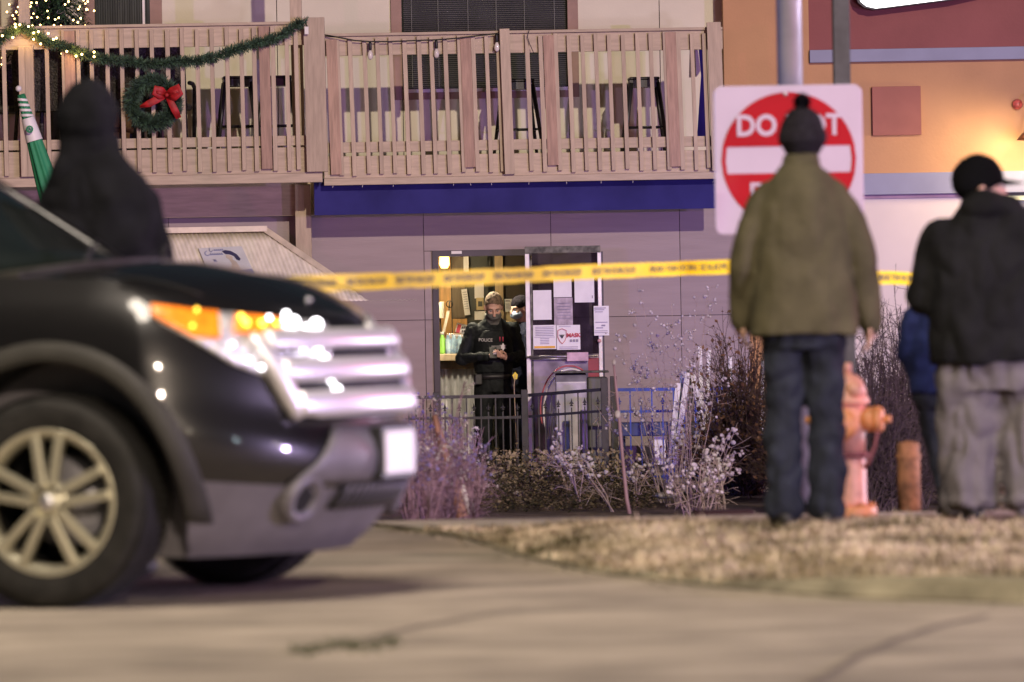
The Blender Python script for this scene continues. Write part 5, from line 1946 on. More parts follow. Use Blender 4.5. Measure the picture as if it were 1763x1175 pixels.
def side_patch(nm, m, up, lo, lift=.008, nu=24, nv=6, thick=.012, mirror=True, parent=None):
    out = None
    pts = []
    for i in range(nu + 1):
        for j in range(nv + 1):
            a, b_ = lerp_poly(up, i / nu), lerp_poly(lo, i / nu)
            h = hit(a[0] + (b_[0] - a[0]) * j / nv, a[1] + (b_[1] - a[1]) * j / nv, lift)
            pts.append(h[0] if h else None)
    fs = []
    for i in range(nu):
        for j in range(nv):
            q = (i * (nv + 1) + j, i * (nv + 1) + j + 1, (i + 1) * (nv + 1) + j + 1, (i + 1) * (nv + 1) + j)
            if all(pts[k] is not None for k in q) and max((pts[q[0]] - pts[q[k]]).length for k in (1, 2, 3)) < .25:
                fs.append(q)
    for s in ((1, -1) if mirror else (1,)):
        k = MB()
        vs = [(p.x, p.y * s, p.z) if p is not None else (0, 0, .5) for p in pts]
        used = sorted({i for f in fs for i in f})
        mp_ = {u: i for i, u in enumerate(used)}
        k.add([vs[u] for u in used], [tuple(mp_[i] for i in f) for f in fs], True)
        o = k.build(nm, m, parent or suv, local=True)
        sd = o.modifiers.new('t', 'SOLIDIFY')
        sd.thickness = thick
        sd.offset = 0
        if s == 1:
            out = o
    return out


M['amber'] = new_mat('amber_lens', (.75, .20, .012), .25, var=.35, scale=30, emit=(1.0, .22, .008), estr=.6, spec=.8)
M['reflector'] = new_mat('headlamp_reflector', (.82, .82, .86), .36, .75, var=.2, scale=26, bump=.7, bscale=34)
M['lamp'] = new_mat('headlamp_glare_glow', (1, 1, 1), .3, emit=(.98, .94, 1.0), estr=9)  # glow that stands in for glare on the headlamp
M['amberlamp'] = new_mat('lit_amber_bulb', (1, .7, .2), .3, emit=(1.0, .58, .04), estr=5)
hl = side_patch('headlight', M['reflector'], [(255, 527), (330, 536), (400, 541), (480, 549), (560, 558)], [(258, 546), (330, 585), (400, 628), (480, 658), (572, 692)], .004)
side_patch('amber_lens', M['amber'], [(258, 529), (330, 538), (372, 541)], [(261, 546), (330, 583), (376, 586)], .014, parent=hl, mirror=False)
side_patch('amber_lens', M['amber'], [(402, 545), (450, 549), (480, 552)], [(400, 575), (446, 580), (484, 582)], .014, parent=hl, mirror=False)
k = MB()
for px, py, r_ in ((410, 552, .012), (418, 562, .016), (446, 563, .014), (470, 563, .010), (335, 540, .008), (328, 566, .007)):
    h = hit(px, py, .022)
    k.ell(h[0], r_, 8, 6)
kind(k.build('amber_bulb', M['amberlamp'], hl, local=True), 'stuff')
k = MB()
for px, py, r_ in ((458, 553, .009), (488, 549, .012), (466, 584, .010), (396, 597, .006), (424, 623, .007), (448, 612, .011), (445, 635, .008), (500, 640, .012), (516, 650, .012), (500, 560, .020), (522, 576, .024), (540, 600, .024), (552, 626, .024), (562, 652, .022), (572, 676, .022), (538, 564, .022), (516, 600, .018), (530, 640, .018)):
    h = hit(px, py, .02)
    if h:
        k.ell(h[0], r_, 8, 6)
kind(k.build('bulb', M['lamp'], hl, local=True), 'stuff')  # glowing beads added to give the headlamp its white glare


def front_bar(nm, m, yl, yr, z0, z1, lift, thick, n=30, nz=3, taper=0.0):
    vs, fs = [], []
    for i in range(n + 1):
        y = yl + (yr - yl) * i / n
        for j in range(nz + 1):
            z = z0 + (z1 - z0) * j / nz
            h = front_hit(y * (1 + taper * (z - z0)), z, lift + .012 * math.sin(math.pi * j / nz))
            vs.append(h[0] if h else Vector((.9, y, z)))
    for i in range(n):
        for j in range(nz):
            a = i * (nz + 1) + j
            fs.append((a, a + 1, a + nz + 2, a + nz + 1))
    o = MB().add(vs, fs, True).build(nm, m, suv, local=True)
    sd = o.modifiers.new('t', 'SOLIDIFY')
    sd.thickness = thick
    sd.offset = 0
    return o


front_bar('grille', M['cavity'], -.60, .60, .66, .93, .004, .004)
front_bar('grille_bar', M['chrome'], -.62, .62, .905, .965, .030, .03)
front_bar('grille_bar', M['chrome'], -.60, .60, .795, .865, .034, .03)
front_bar('grille_bar', M['chrome'], -.56, .56, .665, .755, .036, .03)
for s in (-1, 1):
    pts = []
    for f in range(9):
        z = .955 - .29 * f / 8
        y = s * (.66 - .11 * f / 8)
        pts.append(front_hit(y, z, .02)[0])
    MB().tube(pts, [.03, .035, .04, .042, .042, .042, .04, .036, .03], 10).build('grille_surround', M['chrome'], suv, local=True)
# mesh grid inside the grille
k = MB()
for z in [.68 + i * .025 for i in range(10)]:
    k.tube([front_hit(-.58 + 1.16 * i / 14, z, .012)[0] for i in range(15)], .004, 4)
k.build('grille_mesh', M['clad'], suv, local=True)
# raised middle of the lower bumper, up to the grille
vs, fs = [], []
for i in range(25):
    f = -1 + 2 * i / 24
    for j in range(7):
        g = j / 6
        q = front_hit(f * (.60 - .22 * g), .43 + .205 * g, .007 + .006 * math.sin(math.pi * g))
        vs.append(q[0])
for i in range(24):
    for j in range(6):
        a = i * 7 + j
        fs.append((a, a + 1, a + 8, a + 7))
o = MB().add(vs, fs, True).build('bumper', M['clad'], suv, local=True)
sd = o.modifiers.new('t', 'SOLIDIFY')
sd.thickness = .010
sd.offset = 0
# licence plate and its bracket
fx = front_hit(0, .53, 0)[0].x
pz0, pz1 = .452, .606
MB().box((fx - .02, -.175, pz0 - .02), (fx + .030, .175, pz1 + .02), .006).build('plate_bracket', M['black'], suv, local=True)
MB().box((fx + .0305, -.152, pz0), (fx + .036, .152, pz1), .003).build('licence_plate', M['white'], suv, local=True)
# lower intake and skid plate
front_bar('lower_intake', M['cavity'], -.34, .34, .335, .425, .006, .006)
k = MB()
for y in [-.3 + .05 * i for i in range(13)]:
    k.tube([front_hit(y, .335, .016)[0], front_hit(y, .425, .016)[0]], .006, 4)
k.build('intake_slats', M['clad'], suv, local=True)
# fog lamps
for s in (-1, 1):
    h = hit(519, 856, .004)
    p_, n_ = h[0].copy(), h[1].copy()
    n_ = (n_ + Vector((.5, 0, 0))).normalized()
    p_.y *= -s
    n_.y *= -s
    e1 = n_.cross(Vector((0, 0, 1))).normalized()
    e2 = n_.cross(e1)
    ring_ = lambda r, d: [p_ + n_ * d + (e1 * math.cos(a) + e2 * math.sin(a)) * r for a in [2 * math.pi * i / 28 for i in range(28)]]
    f_ = MB().loft([ring_(.105, -.02), ring_(.10, .012), ring_(.085, .028), ring_(.066, .024), ring_(.056, .004)], cap=False).build('fog_lamp', M['clad'], suv, local=True)
    MB().add(ring_(.057, .006), [tuple(range(28))]).build('lens', M['cavity'], f_, local=True)
# wheels
def wheel(x, s, seed=0.0):
    wv_ = MB()
    prof = [(.24, -.11), (.29, -.122), (.335, -.125), (.362, -.118), (.378, -.095), (.383, -.05), (.384, 0), (.383, .05), (.378, .095), (.362, .118), (.335, .125), (.29, .122), (.24, .11)]
    c = (x, s * .85, .383)
    wv_.lathe(prof, c, 'y', 64, close=True)
    w_ = wv_.build('wheel', M['rubber'], suv, local=True)
    tr = MB()
    for i in range(72):
        a = 2 * math.pi * i / 72
        for o_ in (-.085, 0, .085):
            q = Vector((x + .385 * math.cos(a), s * .85 + o_, .383 + .385 * math.sin(a)))
            tr.obox(q, Vector((math.cos(a), 0, math.sin(a))), Vector((0, 1, 0)), Vector((-math.sin(a), 0, math.cos(a))), .006, .055, .022)
    kind(tr.build('tread', M['rubber'], w_, local=True), 'stuff')
    rim = MB()
    yo = s * .85 + s * .112
    rim.lathe([(.243, 0), (.262, s * .006), (.268, s * .002), (.268, -s * .02), (.262, -s * .05), (.240, -s * .08), (.225, -s * .06), (.228, -s * .02)], (x, yo, .383), 'y', 56, close=True)
    for i in range(5):
        for dd in (-1, 1):
            a = 2 * math.pi * i / 5 + seed
            for_ = []
            r0, r1 = .05, .245
            a0, a1 = a + dd * .33, a + dd * .20
            p0 = Vector((x + r0 * math.cos(a0) * 1.15, yo - s * .005, .383 + r0 * math.sin(a0) * 1.15))
            p1 = Vector((x + r1 * math.cos(a1), yo - s * .012, .383 + r1 * math.sin(a1)))
            rim.beam(p0, p1, .034, .035)
    rim.lathe([(.001, s * .01), (.03, s * .008), (.045, s * .0), (.075, -s * .01), (.08, -s * .05)], (x, yo, .383), 'y', 24)
    ro = rim.build('rim', M['rim'], w_, local=True, bevel=.006)
    cp = MB().lathe([(.001, s * .018), (.026, s * .016), (.031, s * .006)], (x, yo, .383), 'y', 20).build('centre_cap', M['alu'], w_, local=True)
    k = MB()
    for i in range(5):
        a = 2 * math.pi * (i + .5) / 5 + seed
        k.lathe([(.012, -.0), (.012, s * .004), (.001, s * .006)], (x + .058 * math.cos(a), yo - s * .004, .383 + .058 * math.sin(a)), 'y', 8)
    kind(k.build('lug_nuts', M['blackmetal'], w_, local=True), 'stuff')
    MB().lathe([(.001, -.0), (.165, 0), (.165, .012), (.001, .012)], (x, s * .80, .383), 'y', 32).build('brake_disc', M['grill'], w_, local=True)
    MB().lathe([(.001, 0), (.24, 0)], (x, s * .765, .383), 'y', 32).build('wheel_back', M['cavity'], w_, local=True)


for ax_ in (0, -2.86):
    wheel(ax_, -1, .31)
    wheel(ax_, 1, .8)
# arch flares
for ax_ in (0, -2.86):
    for s in (-1, 1):
        rings = []
        for i in range(33):
            a = math.pi * (-.06 + 1.12 * i / 32)
            ring_ = []
            for r, dy in ((.487, -.03), (.487, .018), (.50, .028), (.555, .02), (.562, .004), (.558, -.03)):
                x, z = ax_ + r * math.cos(a), .40 + r * math.sin(a)
                q = bvh.ray_cast(Vector((x, s * 3, max(.2, min(z, 1.0)))), Vector((0, -s, 0)))
                yb = abs(q[0].y) if q[0] is not None else .95
                ring_.append((x, s * (yb + dy), z))
            rings.append(ring_)
        MB().loft(rings).build('arch_flare', M['flare'], suv, local=True)
# greenhouse
roof_pts = []
gl = MB()
def gh(v):                       # v 0 belt .. 1 roof
    xf = interp(v, [(0, -.12), (.5, -.56), (.85, -.92), (1, -1.15)])
    xr_ = interp(v, [(0, -3.82), (.6, -3.70), (1, -3.45)])
    w_ = interp(v, [(0, .80), (.5, .745), (.9, .655), (1, .58)])
    z = interp(v, [(0, 1.15), (.5, 1.44), (.85, 1.68), (1, 1.755)])
    pts = []
    n = 10
    for i in range(n + 1):       # windscreen, right to left
        f = -1 + 2 * i / n
        pts.append((xf - .16 * f * f, w_ * f, z + (.09 if v < .01 else 0) * (1 - f * f) + .02 * (1 - f * f) * v))
    for i in range(1, 13):
        pts.append((xf - .16 + (xr_ - xf + .16 + .06) * i / 13, w_, z))
    for i in range(7):
        f = 1 - 2 * i / 6
        pts.append((xr_ + .06 * f * f, w_ * f * .97, z))
    for i in range(1, 13):
        pts.append((xr_ + .06 + (xf - .16 - xr_ - .06) * i / 13, -w_, z))
    return pts
MB().loft([gh(v) for v in (0, .25, .5, .75, .86)]).build('windows', M['carglass'], suv, local=True)
MB().loft([gh(v) for v in (.862, .93, 1.0)]).build('roof', M['paint'], suv, local=True)
for s in (-1, 1):
    def gpt(v, i, out=.006):
        q = gh(v)[i]
        return Vector((q[0], q[1] + s * out, q[2]))
    iA = 0 if s < 0 else 10
    MB().tube([gpt(v, iA) for v in (0, .3, .6, .87)], [.05, .042, .038, .036], 8, sq=.6).build('pillar', M['paint'], suv, local=True)
    for dx_ in (-1.35, -2.35, -3.2):
        p0 = Vector((dx_, s * .80, 1.16))
        p1 = Vector((dx_ - .12, s * .665, 1.70))
        MB().beam(p0, p1, .09, .03, (0, s, .3)).build('pillar', M['paint'], suv, local=True)
    # door mirror
    mm = MB().ell((-.45, s * 1.06, 1.15), (.09, .12, .085), 14, 10)
    mm.beam((-.45, s * .9, 1.10), (-.45, s * 1.0, 1.13), .05, .04)
    mm.build('mirror', M['paint'], suv, local=True)
    # doors: shut lines and handles
    k = MB()
    for x in (-.62, -1.62, -2.42):
        pts = []
        for i in range(9):
            z = .40 + .68 * i / 8
            q = bvh.ray_cast(Vector((x, s * 3, z)), Vector((0, -s, 0)))
            pts.append(q[0] + Vector((0, s * .001, 0)))
        k.tube(pts, .004, 4)
    k.build('door_seam', M['cavity'], suv, local=True)
    for x in (-1.4, -2.25):
        q = bvh.ray_cast(Vector((x, s * 3, .98)), Vector((0, -s, 0)))[0]
        MB().box((x - .1, min(q.y, q.y + s * .035), q.z - .015), (x + .1, max(q.y, q.y + s * .035), q.z + .015), .01).build('door_handle', M['paint'], suv, local=True)
# cowl and wipers
k = MB()
for f in (-.45, .25):
    k.tube([(-.02 - .25 * f * f, f, 1.225), (-.16, f + .3, 1.30), (-.22, f + .5, 1.33)], .009, 6)
k.build('wiper', M['black'], suv, local=True)
k = MB()
rings = []
for i in range(13):
    f = -1 + 2 * i / 12
    x = .0 - .18 * f * f
    zc_ = c_top(x) + c_crown(x) * (1 - (f * .84 / .9) ** 2)
    rings.append([(x - .1, f * .82, zc_ + .004), (x + .02, f * .82, zc_ + .008), (x + .02, f * .82, zc_ - .02), (x - .1, f * .82, zc_ - .02)])
k.loft(rings, smooth=False).build('cowl', M['flare'], suv, local=True)
# hood edge seam and a chrome bead added for a hood glint
for s in (-1, 1):
    k = MB()
    k.tube([(x, s * c_width(1, x) * .985, c_top(x) + .018 + .01 * (x > .3)) for x in [-.15 + .07 * i for i in range(11)]], .004, 4)
    k.build('hood_seam', M['cavity'], suv, local=True)
h = hit(531, 517, .003)
if h:
    MB().ell(h[0], (.012, .012, .008), 8, 6).build('hood_glint', M['chrome'], suv, local=True)
# tail lamps and rear plate so that the car is whole
for s in (-1, 1):
    MB().box((-3.88, min(s * .62, s * .86), .86), (-3.80, max(s * .62, s * .86), 1.04), .02).build('tail_light', M['redink'], suv, local=True)
# ------------------------------------------------------------------ people
M['skin'] = new_mat('skin', (.52, .30, .22), .55, var=.10, scale=14)
M['skin2'] = new_mat('fair_skin', (.58, .35, .26), .55, var=.10, scale=14)
M['coat'] = new_mat('olive_canvas', (.078, .069, .040), .85, var=.20, scale=7, bump=.25, bscale=26, spec=.12)
M['jean'] = new_mat('dark_denim', (.020, .023, .033), .85, var=.3, scale=9, bump=.25, bscale=30, spec=.12)
M['knit'] = new_mat('dark_knit', (.015, .013, .017), .9, var=.35, scale=60, bump=.5, bscale=70, spec=.12)
M['capcloth'] = new_mat('black_cap_cloth', (.0045, .0045, .005), .95, var=.2, spec=.04)
M['blackcloth'] = new_mat('black_cloth', (.010, .010, .011), .85, var=.3, scale=8, bump=.2, bscale=24, spec=.12)
M['hoodie'] = new_mat('black_fleece', (.0075, .0075, .0095), .9, var=.3, scale=8, bump=.25, bscale=24, spec=.12)
M['sweat'] = new_mat('grey_sweatpants_cloth', (.135, .122, .128), .9, var=.15, scale=8, bump=.25, bscale=30, spec=.12)
M['bluecloth'] = new_mat('navy_jacket_cloth', (.015, .022, .075), .8, var=.4, scale=8, bump=.3, bscale=26, spec=.12)
M['uniform'] = new_mat('black_uniform_cloth', (.013, .016, .016), .65, var=.3, scale=10, bump=.35, bscale=26, spec=.12)
M['navyuni'] = new_mat('navy_uniform_cloth', (.010, .012, .026), .7, var=.3, scale=10, bump=.3, bscale=26, spec=.12)
M['gaiter'] = new_mat('grey_neck_gaiter', (.12, .12, .11), .8, var=.2, scale=20, spec=.12)
M['hair'] = new_mat('short_brown_hair', (.15, .105, .062), .8, var=.5, scale=50, stretch=(1, 1, .5), bump=.5, bscale=90)
M['hairdark'] = new_mat('dark_hair', (.02, .014, .01), .6, var=.4, scale=50)
M['mask'] = new_mat('pale_blue_mask', (.36, .44, .56), .7, var=.06, scale=14)
M['shoe'] = new_mat('dark_shoe', (.02, .018, .016), .6, var=.3)
M['eye'] = new_mat('eye', (.35, .33, .31), .3, var=.05)
M['silver'] = new_mat('silver_badge', (.32, .30, .29), .4, .6, var=.15, scale=20)
M['white_ink'] = new_mat('white_lettering', (.50, .50, .48), .7)


def head_pieces(mb, c, yaw, pitch=0.0, s=1.0, roll=0.0):
    """skull, jaw, nose, ears and brow; the face looks along +y before turning"""
    rot = Matrix.Rotation(yaw, 3, 'Z') @ Matrix.Rotation(pitch, 3, 'X') @ Matrix.Rotation(roll, 3, 'Y')
    c = Vector(c)
    T = lambda v: c + rot @ (Vector(v) * s)
    e = lambda p, r: mb.ell(T(p), tuple(x * s for x in r), 14, 10, rot)
    e((0, -.012, .025), (.076, .096, .098))
    e((0, .022, -.045), (.060, .068, .070))
    e((0, .055, -.085), (.036, .034, .030))
    e((0, .072, .022), (.056, .022, .020))
    e((-.036, .062, -.022), (.024, .022, .022))
    e((.036, .062, -.022), (.024, .022, .022))
    mb.tube([T((0, .086, .018)), T((0, .104, -.012)), T((0, .112, -.034)), T((0, .088, -.044))], [.009 * s, .012 * s, .016 * s, .012 * s], 8)
    e((0, .088, -.066), (.026, .012, .008))
    e((0, .086, -.078), (.023, .012, .008))
    for q in (-1, 1):
        e((q * .078, -.008, -.012), (.011, .024, .034))
    return T, rot


def face_parts(t, T, rot, s=1.0):
    for q in (-1, 1):
        k = MB().ell(T((q * .031, .077, .001)), (.013 * s, .009 * s, .007 * s), 8, 6, rot)
        k.build('eye', M['eye'], t, local=True)
        MB().ell(T((q * .031, .0855, .001)), (.005 * s, .002 * s, .005 * s), 8, 6, rot).build('iris', M['ink'], t, local=True)
        MB().tube([T((q * .014, .092, .021)), T((q * .032, .090, .027)), T((q * .050, .078, .020))], [.003 * s, .004 * s, .002 * s], 5).build('eyebrow', M['hair'], t, local=True)


def hair_cap(t, T, rot, m, s=1.0, front=.065, low=-.055, nm='hair'):
    k = MB()
    vs, fs = [], []
    nu, nv = 40, 20
    for j in range(nv + 1):
        for i in range(nu):
            ph = 2 * math.pi * i / nu
            fr = max(0, math.sin(ph))
            zmin = (low + (front - low) * fr ** .6 if fr > 0 else low) + .012 * mnoise.noise(Vector((ph * 9, 0, 0)))
            th0 = math.acos(max(-1, min(1, (zmin - .025) / .108)))
            th = th0 * j / nv
            r = 1 + .05 * mnoise.noise(Vector((ph * 7, th * 6, 0))) + .04 * max(0, 1 - th)
            vs.append(T((.083 * math.sin(th) * math.cos(ph) * r, -.012 + .103 * math.sin(th) * math.sin(ph) * r, .025 + .108 * math.cos(th) * r)))
    for j in range(nv):
        for i in range(nu):
            i2 = (i + 1) % nu
            fs.append((j * nu + i, j * nu + i2, (j + 1) * nu + i2, (j + 1) * nu + i))
    k.add(vs, fs, True)
    o = k.build(nm, m, t, local=True)
    sd = o.modifiers.new('t', 'SOLIDIFY')
    sd.thickness = .008
    sd.offset = -1
    return o


def hand(mb, wrist, d, n, side=1, s=1.0, curl=.5):
    """palm plus five fingers; d points to the fingertips, n out of the palm back, thumb towards side"""
    w = Vector(wrist)
    d = Vector(d).normalized()
    n = Vector(n)
    n = (n - d * n.dot(d)).normalized()
    a = d.cross(n) * side
    mb.tube([w, w + d * .03 * s, w + d * .085 * s], [.026 * s, .034 * s, .036 * s], 8, sq=.55)
    mb.ell(w + d * .055 * s, (.032 * s, .032 * s, .026 * s), 10, 8)
    for i, (o, L) in enumerate(((-.030, .062), (-.010, .074), (.011, .078), (.031, .070))):
        b0 = w + d * .08 * s - a * o * s
        b1 = b0 + (d - n * curl * .5).normalized() * L * .45 * s
        b2 = b1 + (d - n * curl * 1.4).normalized() * L * .32 * s
        b3 = b2 + (d - n * curl * 2.6).normalized() * L * .26 * s
        mb.tube([b0, b1, b2, b3], [.0100 * s, .0095 * s, .0088 * s, .007 * s], 7)
        mb.ell(b3, .0072 * s, 7, 5)
    t0 = w + d * .025 * s + a * .028 * s
    t1 = t0 + (d * .6 + a * .75).normalized() * .038 * s
    t2 = t1 + (d * .9 + a * .25 - n * curl * .3).normalized() * .032 * s
    mb.tube([t0 - a * .01, t0, t1, t2], [.014 * s, .014 * s, .0115 * s, .009 * s], 7)
    mb.ell(t2, .0092 * s, 7, 5)


def limb(mb, pts, rs, n=14):
    pts = [Vector(p) for p in pts]
    mb.tube(pts, rs, n)
    for p, r in zip(pts, rs):
        mb.ell(p, r, 12, 8)


def rings_z(secs, n=28, pw=2.4):
    """horizontal super-elliptic sections: (cx, cy, z, rx, ry)"""
    out = []
    for cx, cy, z, rx, ry in secs:
        r_ = []
        for i in range(n):
            a = 2 * math.pi * i / n
            ca, sa = math.cos(a), math.sin(a)
            q = (abs(ca) ** pw + abs(sa) ** pw) ** (-1 / pw)
            r_.append((cx + rx * ca * q, cy + ry * sa * q, z))
        out.append(r_)
    return out


def finish(mb, nm, m, t, voxel=.012, smooth=3, amp=0.0, fr=(5, 5, 4), seed=0.0):
    me = remesh(mb, voxel, smooth, nm, amp, fr, seed)
    o = obj_from(me, nm, m, t)
    return o


def body(t, h, skin, head_c, yaw, pitch, arms, legs, voxel=.011, hs=1.0, lean=(0, 0), hand_spec=None, sw=.175):
    """one continuous body under the clothes: torso, neck, head, arms, hands, legs"""
    mb = MB()
    lx, ly = lean
    mb.loft(rings_z([(0, 0, .47 * h, .10, .075), (0, 0, .53 * h, .145, .095), (lx * .3, ly * .3, .61 * h, .125, .085), (lx * .6, ly * .6, .72 * h, .15, .10), (lx, ly, .80 * h, .155, .09), (lx, ly, .83 * h, .08, .06)]))
    mb.tube([(lx, ly, .80 * h), (lx * .7 + head_c[0] * .3, ly * .6 + head_c[1] * .4, .85 * h), (head_c[0], head_c[1] - .01, head_c[2] - .03)], [.062, .056, .052], 12)
    T, rot = head_pieces(mb, head_c, yaw, pitch, hs)
    for s, a in arms.items():
        limb(mb, a, [.045, .036, .028])
        if hand_spec and s in hand_spec:
            d, n, sd, cu = hand_spec[s]
            hand(mb, a[-1], d, n, sd, 1.0, cu)
    for a in legs.values():
        limb(mb, a, [.075, .05, .036])
    return finish(mb, 'body', skin, t, voxel, 2), T, rot


def shoe(t, ank, yaw, m, L=.27, nm='shoe'):
    k = MB()
    d = Vector((-math.sin(yaw), math.cos(yaw), 0))
    a = Vector((ank[0], ank[1], 0))
    k.ell(a + d * .07 + Vector((0, 0, .045)), (.05, L * .52, .05), 14, 8, Matrix.Rotation(yaw, 3, 'Z'))
    k.tube([a + Vector((0, 0, .03)), a + Vector((0, 0, .13))], [.05, .052], 12)
    o = k.build(nm, m, t, local=True)
    for v in o.data.vertices:
        v.co.z = max(0.0, v.co.z)
    return o


def person(name, label, px, Y, rz=0.0, z=None):
    p = P(px, 800, Y)
    return thing('person', label, 'person', (p.x, Y, gz(p.x, Y) if z is None else z), None, rz)


# --- man in the olive coat, seen from behind --------------------------------
t = person('person', 'person seen from behind in an olive green coat and dark pom-pom knit cap', 1388, 24.5)
h = 1.78
hc = (.01, .045, 1.655)
legs = {1: [(.085, 0, .90), (.088, .02, .48), (.088, -.01, .08)], -1: [(-.085, 0, .90), (-.092, .02, .48), (-.095, -.01, .08)]}
arms = {1: [(.135, .0, 1.40), (.258, .015, 1.13), (.285, .07, .90)], -1: [(-.135, .0, 1.40), (-.255, .015, 1.13), (-.258, .115, .92)]}
bd, T, rot = body(t, h, M['skin2'], hc, -.35, -.30, arms, legs, .011, .95, (0, .0), {1: ((.05, .15, -1), (1, 0, 0), 1, .5), -1: ((0, .3, -1), (-1, 0, 0), -1, .5)})
c = MB()
c.loft(rings_z([(0, 0, .835, .236, .165), (0, 0, .95, .218, .16), (0, 0, 1.10, .207, .15), (0, 0, 1.25, .206, .145), (0, 0, 1.38, .198, .135), (0, .0, 1.46, .165, .12), (0, .0, 1.52, .125, .10), (0, .0, 1.565, .085, .085), (0, .01, 1.59, .06, .06)]))
limb(c, [(.138, 0, 1.43), (.205, .0, 1.31), (.262, .01, 1.13), (.292, .06, .885)], [.074, .074, .066, .056])
limb(c, [(-.138, 0, 1.43), (-.205, 0, 1.31), (-.260, .01, 1.13), (-.262, .11, .905)], [.074, .074, .066, .054])
finish(c, 'coat', M['coat'], t, .011, 2, .015, (5.5, 5.5, 2.6), 3.0)
k = MB()
k.loft(rings_z([(0, 0, 1.535, .088, .088), (0, .01, 1.60, .078, .078), (0, .012, 1.615, .07, .07)]))
finish(k, 'collar', M['coat'], t, .01, 2, .004)
k = MB()
k.loft(rings_z([(0, 0, .78, .17, .125), (0, 0, .95, .17, .12), (0, 0, 1.0, .15, .1)]))
limb(k, [(.088, 0, .86), (.09, .015, .48), (.088, -.01, .10)], [.100, .082, .078])
limb(k, [(-.088, 0, .86), (-.094, .015, .48), (-.097, -.01, .10)], [.100, .082, .078])
finish(k, 'trousers', M['jean'], t, .011, 2, .022, (7, 7, 6), 8)
k = MB()
k.ell((.01, .04, 1.70), (.098, .112, .125), 20, 14, Matrix.Rotation(-.2, 3, 'X'))
k.lathe([(.096, 1.655), (.106, 1.66), (.108, 1.70), (.102, 1.715)], (.01, .03, 0), 'z', 24, close=True)
o = finish(k, 'knit_cap', M['knit'], t, .009, 2, .004, (16, 16, 6))
pm = MB()
for i in range(900):
    d = Vector((random.gauss(0, 1), random.gauss(0, 1), random.gauss(0, 1))).normalized()
    q = d.cross(Vector((.3, .5, .8))).normalized() * .003
    b0 = Vector((.01, .02, 1.838))
    L = random.uniform(.03, .042)
    pm.add([b0 - q, b0 + q, b0 + d * L + q, b0 + d * L - q], [(0, 1, 2, 3)])
pm.ell((.01, .02, 1.838), .028, 12, 8)
kind(pm.build('pom_pom', M['knit'], o, local=True, fix=False), 'stuff')
shoe(t, (.09, -.02), -.25, M['shoe'])
shoe(t, (-.097, -.02), .15, M['shoe'])

# --- man in the black jacket and cap, right ----------------------------------
t = person('person', 'person in a black jacket, black cap and baggy grey sweatpants at the right edge', 1719, 25.2)
t.scale = (1.06, 1, .955)
h = 1.70
hc = (-.055, .03, 1.56)
legs = {1: [(.10, 0, .86), (.105, .03, .46), (.10, -.01, .08)], -1: [(-.10, 0, .86), (-.11, .03, .46), (-.115, -.01, .08)]}
arms = {1: [(.21, .0, 1.33), (.27, .10, 1.06), (.12, .26, 1.02)], -1: [(-.21, .0, 1.33), (-.28, .06, 1.05), (-.16, .24, 1.0)]}
bd, T, rot = body(t, h, M['skin'], hc, -1.42, -.10, arms, legs, .010, 1.0, (0, .0), {1: ((-.8, .4, 0), (0, 0, 1), -1, .5), -1: ((.8, .5, 0), (0, 0, 1), 1, .5)})
face_parts(t, T, rot)
c = MB()
c.loft(rings_z([(0, 0, .735, .275, .20), (0, 0, .80, .285, .205), (0, 0, 1.0, .285, .20), (0, 0, 1.18, .28, .19), (0, 0, 1.30, .268, .165), (0, 0, 1.38, .225, .14), (0, .0, 1.44, .15, .115), (0, .01, 1.475, .09, .09)]))
limb(c, [(.20, 0, 1.31), (.285, .09, 1.05), (.15, .24, 1.02)], [.105, .10, .075])
limb(c, [(-.20, 0, 1.31), (-.275, .04, 1.05), (-.18, .22, 1.0)], [.105, .10, .075])
c.ell((-.02, -.07, 1.46), (.125, .085, .075), 16, 10)
c.ell((0, .03, 1.455), (.115, .10, .05), 16, 10)
finish(c, 'jacket', M['blackcloth'], t, .011, 2, .026, (5, 5, 3.5), 21.0)
k = MB()
k.loft(rings_z([(0, 0, .60, .205, .16), (0, 0, .75, .215, .165), (0, 0, .90, .20, .15)]))
limb(k, [(.105, 0, .76), (.115, .0, .45), (.115, -.03, .14)], [.125, .125, .108])
limb(k, [(-.105, 0, .76), (-.118, .0, .45), (-.118, -.03, .14)], [.125, .118, .105])
k.ell((.115, -.03, .10), (.115, .12, .07), 14, 8)
k.ell((-.118, -.03, .10), (.11, .115, .06), 14, 8)
finish(k, 'sweatpants', M['sweat'], t, .011, 2, .042, (7, 7, 3.0), 13)
k = MB()
for j in range(1):
    k.ell(T((0, -.012, .045)), (.090, .106, .092), 20, 12, rot)
kk = finish(k, 'cap', M['capcloth'], t, .009, 1)
b_ = MB()
vs, fs = [], []
for i in range(13):
    f = -1 + 2 * i / 12
    for j in range(5):
        g = j / 4
        vs.append(T((f * .078 * (1 - .25 * g * g * abs(f)), .060 + (.125 * g) * (1 - .35 * f * f) + .0 - .02 * f * f, .042 - .018 * f * f - .012 * g)))
for i in range(12):
    for j in range(4):
        a = i * 5 + j
        fs.append((a, a + 1, a + 6, a + 5))
o = b_.add(vs, fs, True).build('brim', M['capcloth'], kk, local=True)
sd = o.modifiers.new('t', 'SOLIDIFY')
sd.thickness = .006
hair_cap(t, T, rot, M['capcloth'], .985, .02, -.06)
shoe(t, (.115, -.03), -.5, M['sweat'], .29)
shoe(t, (-.118, -.03), .1, M['shoe'], .29)

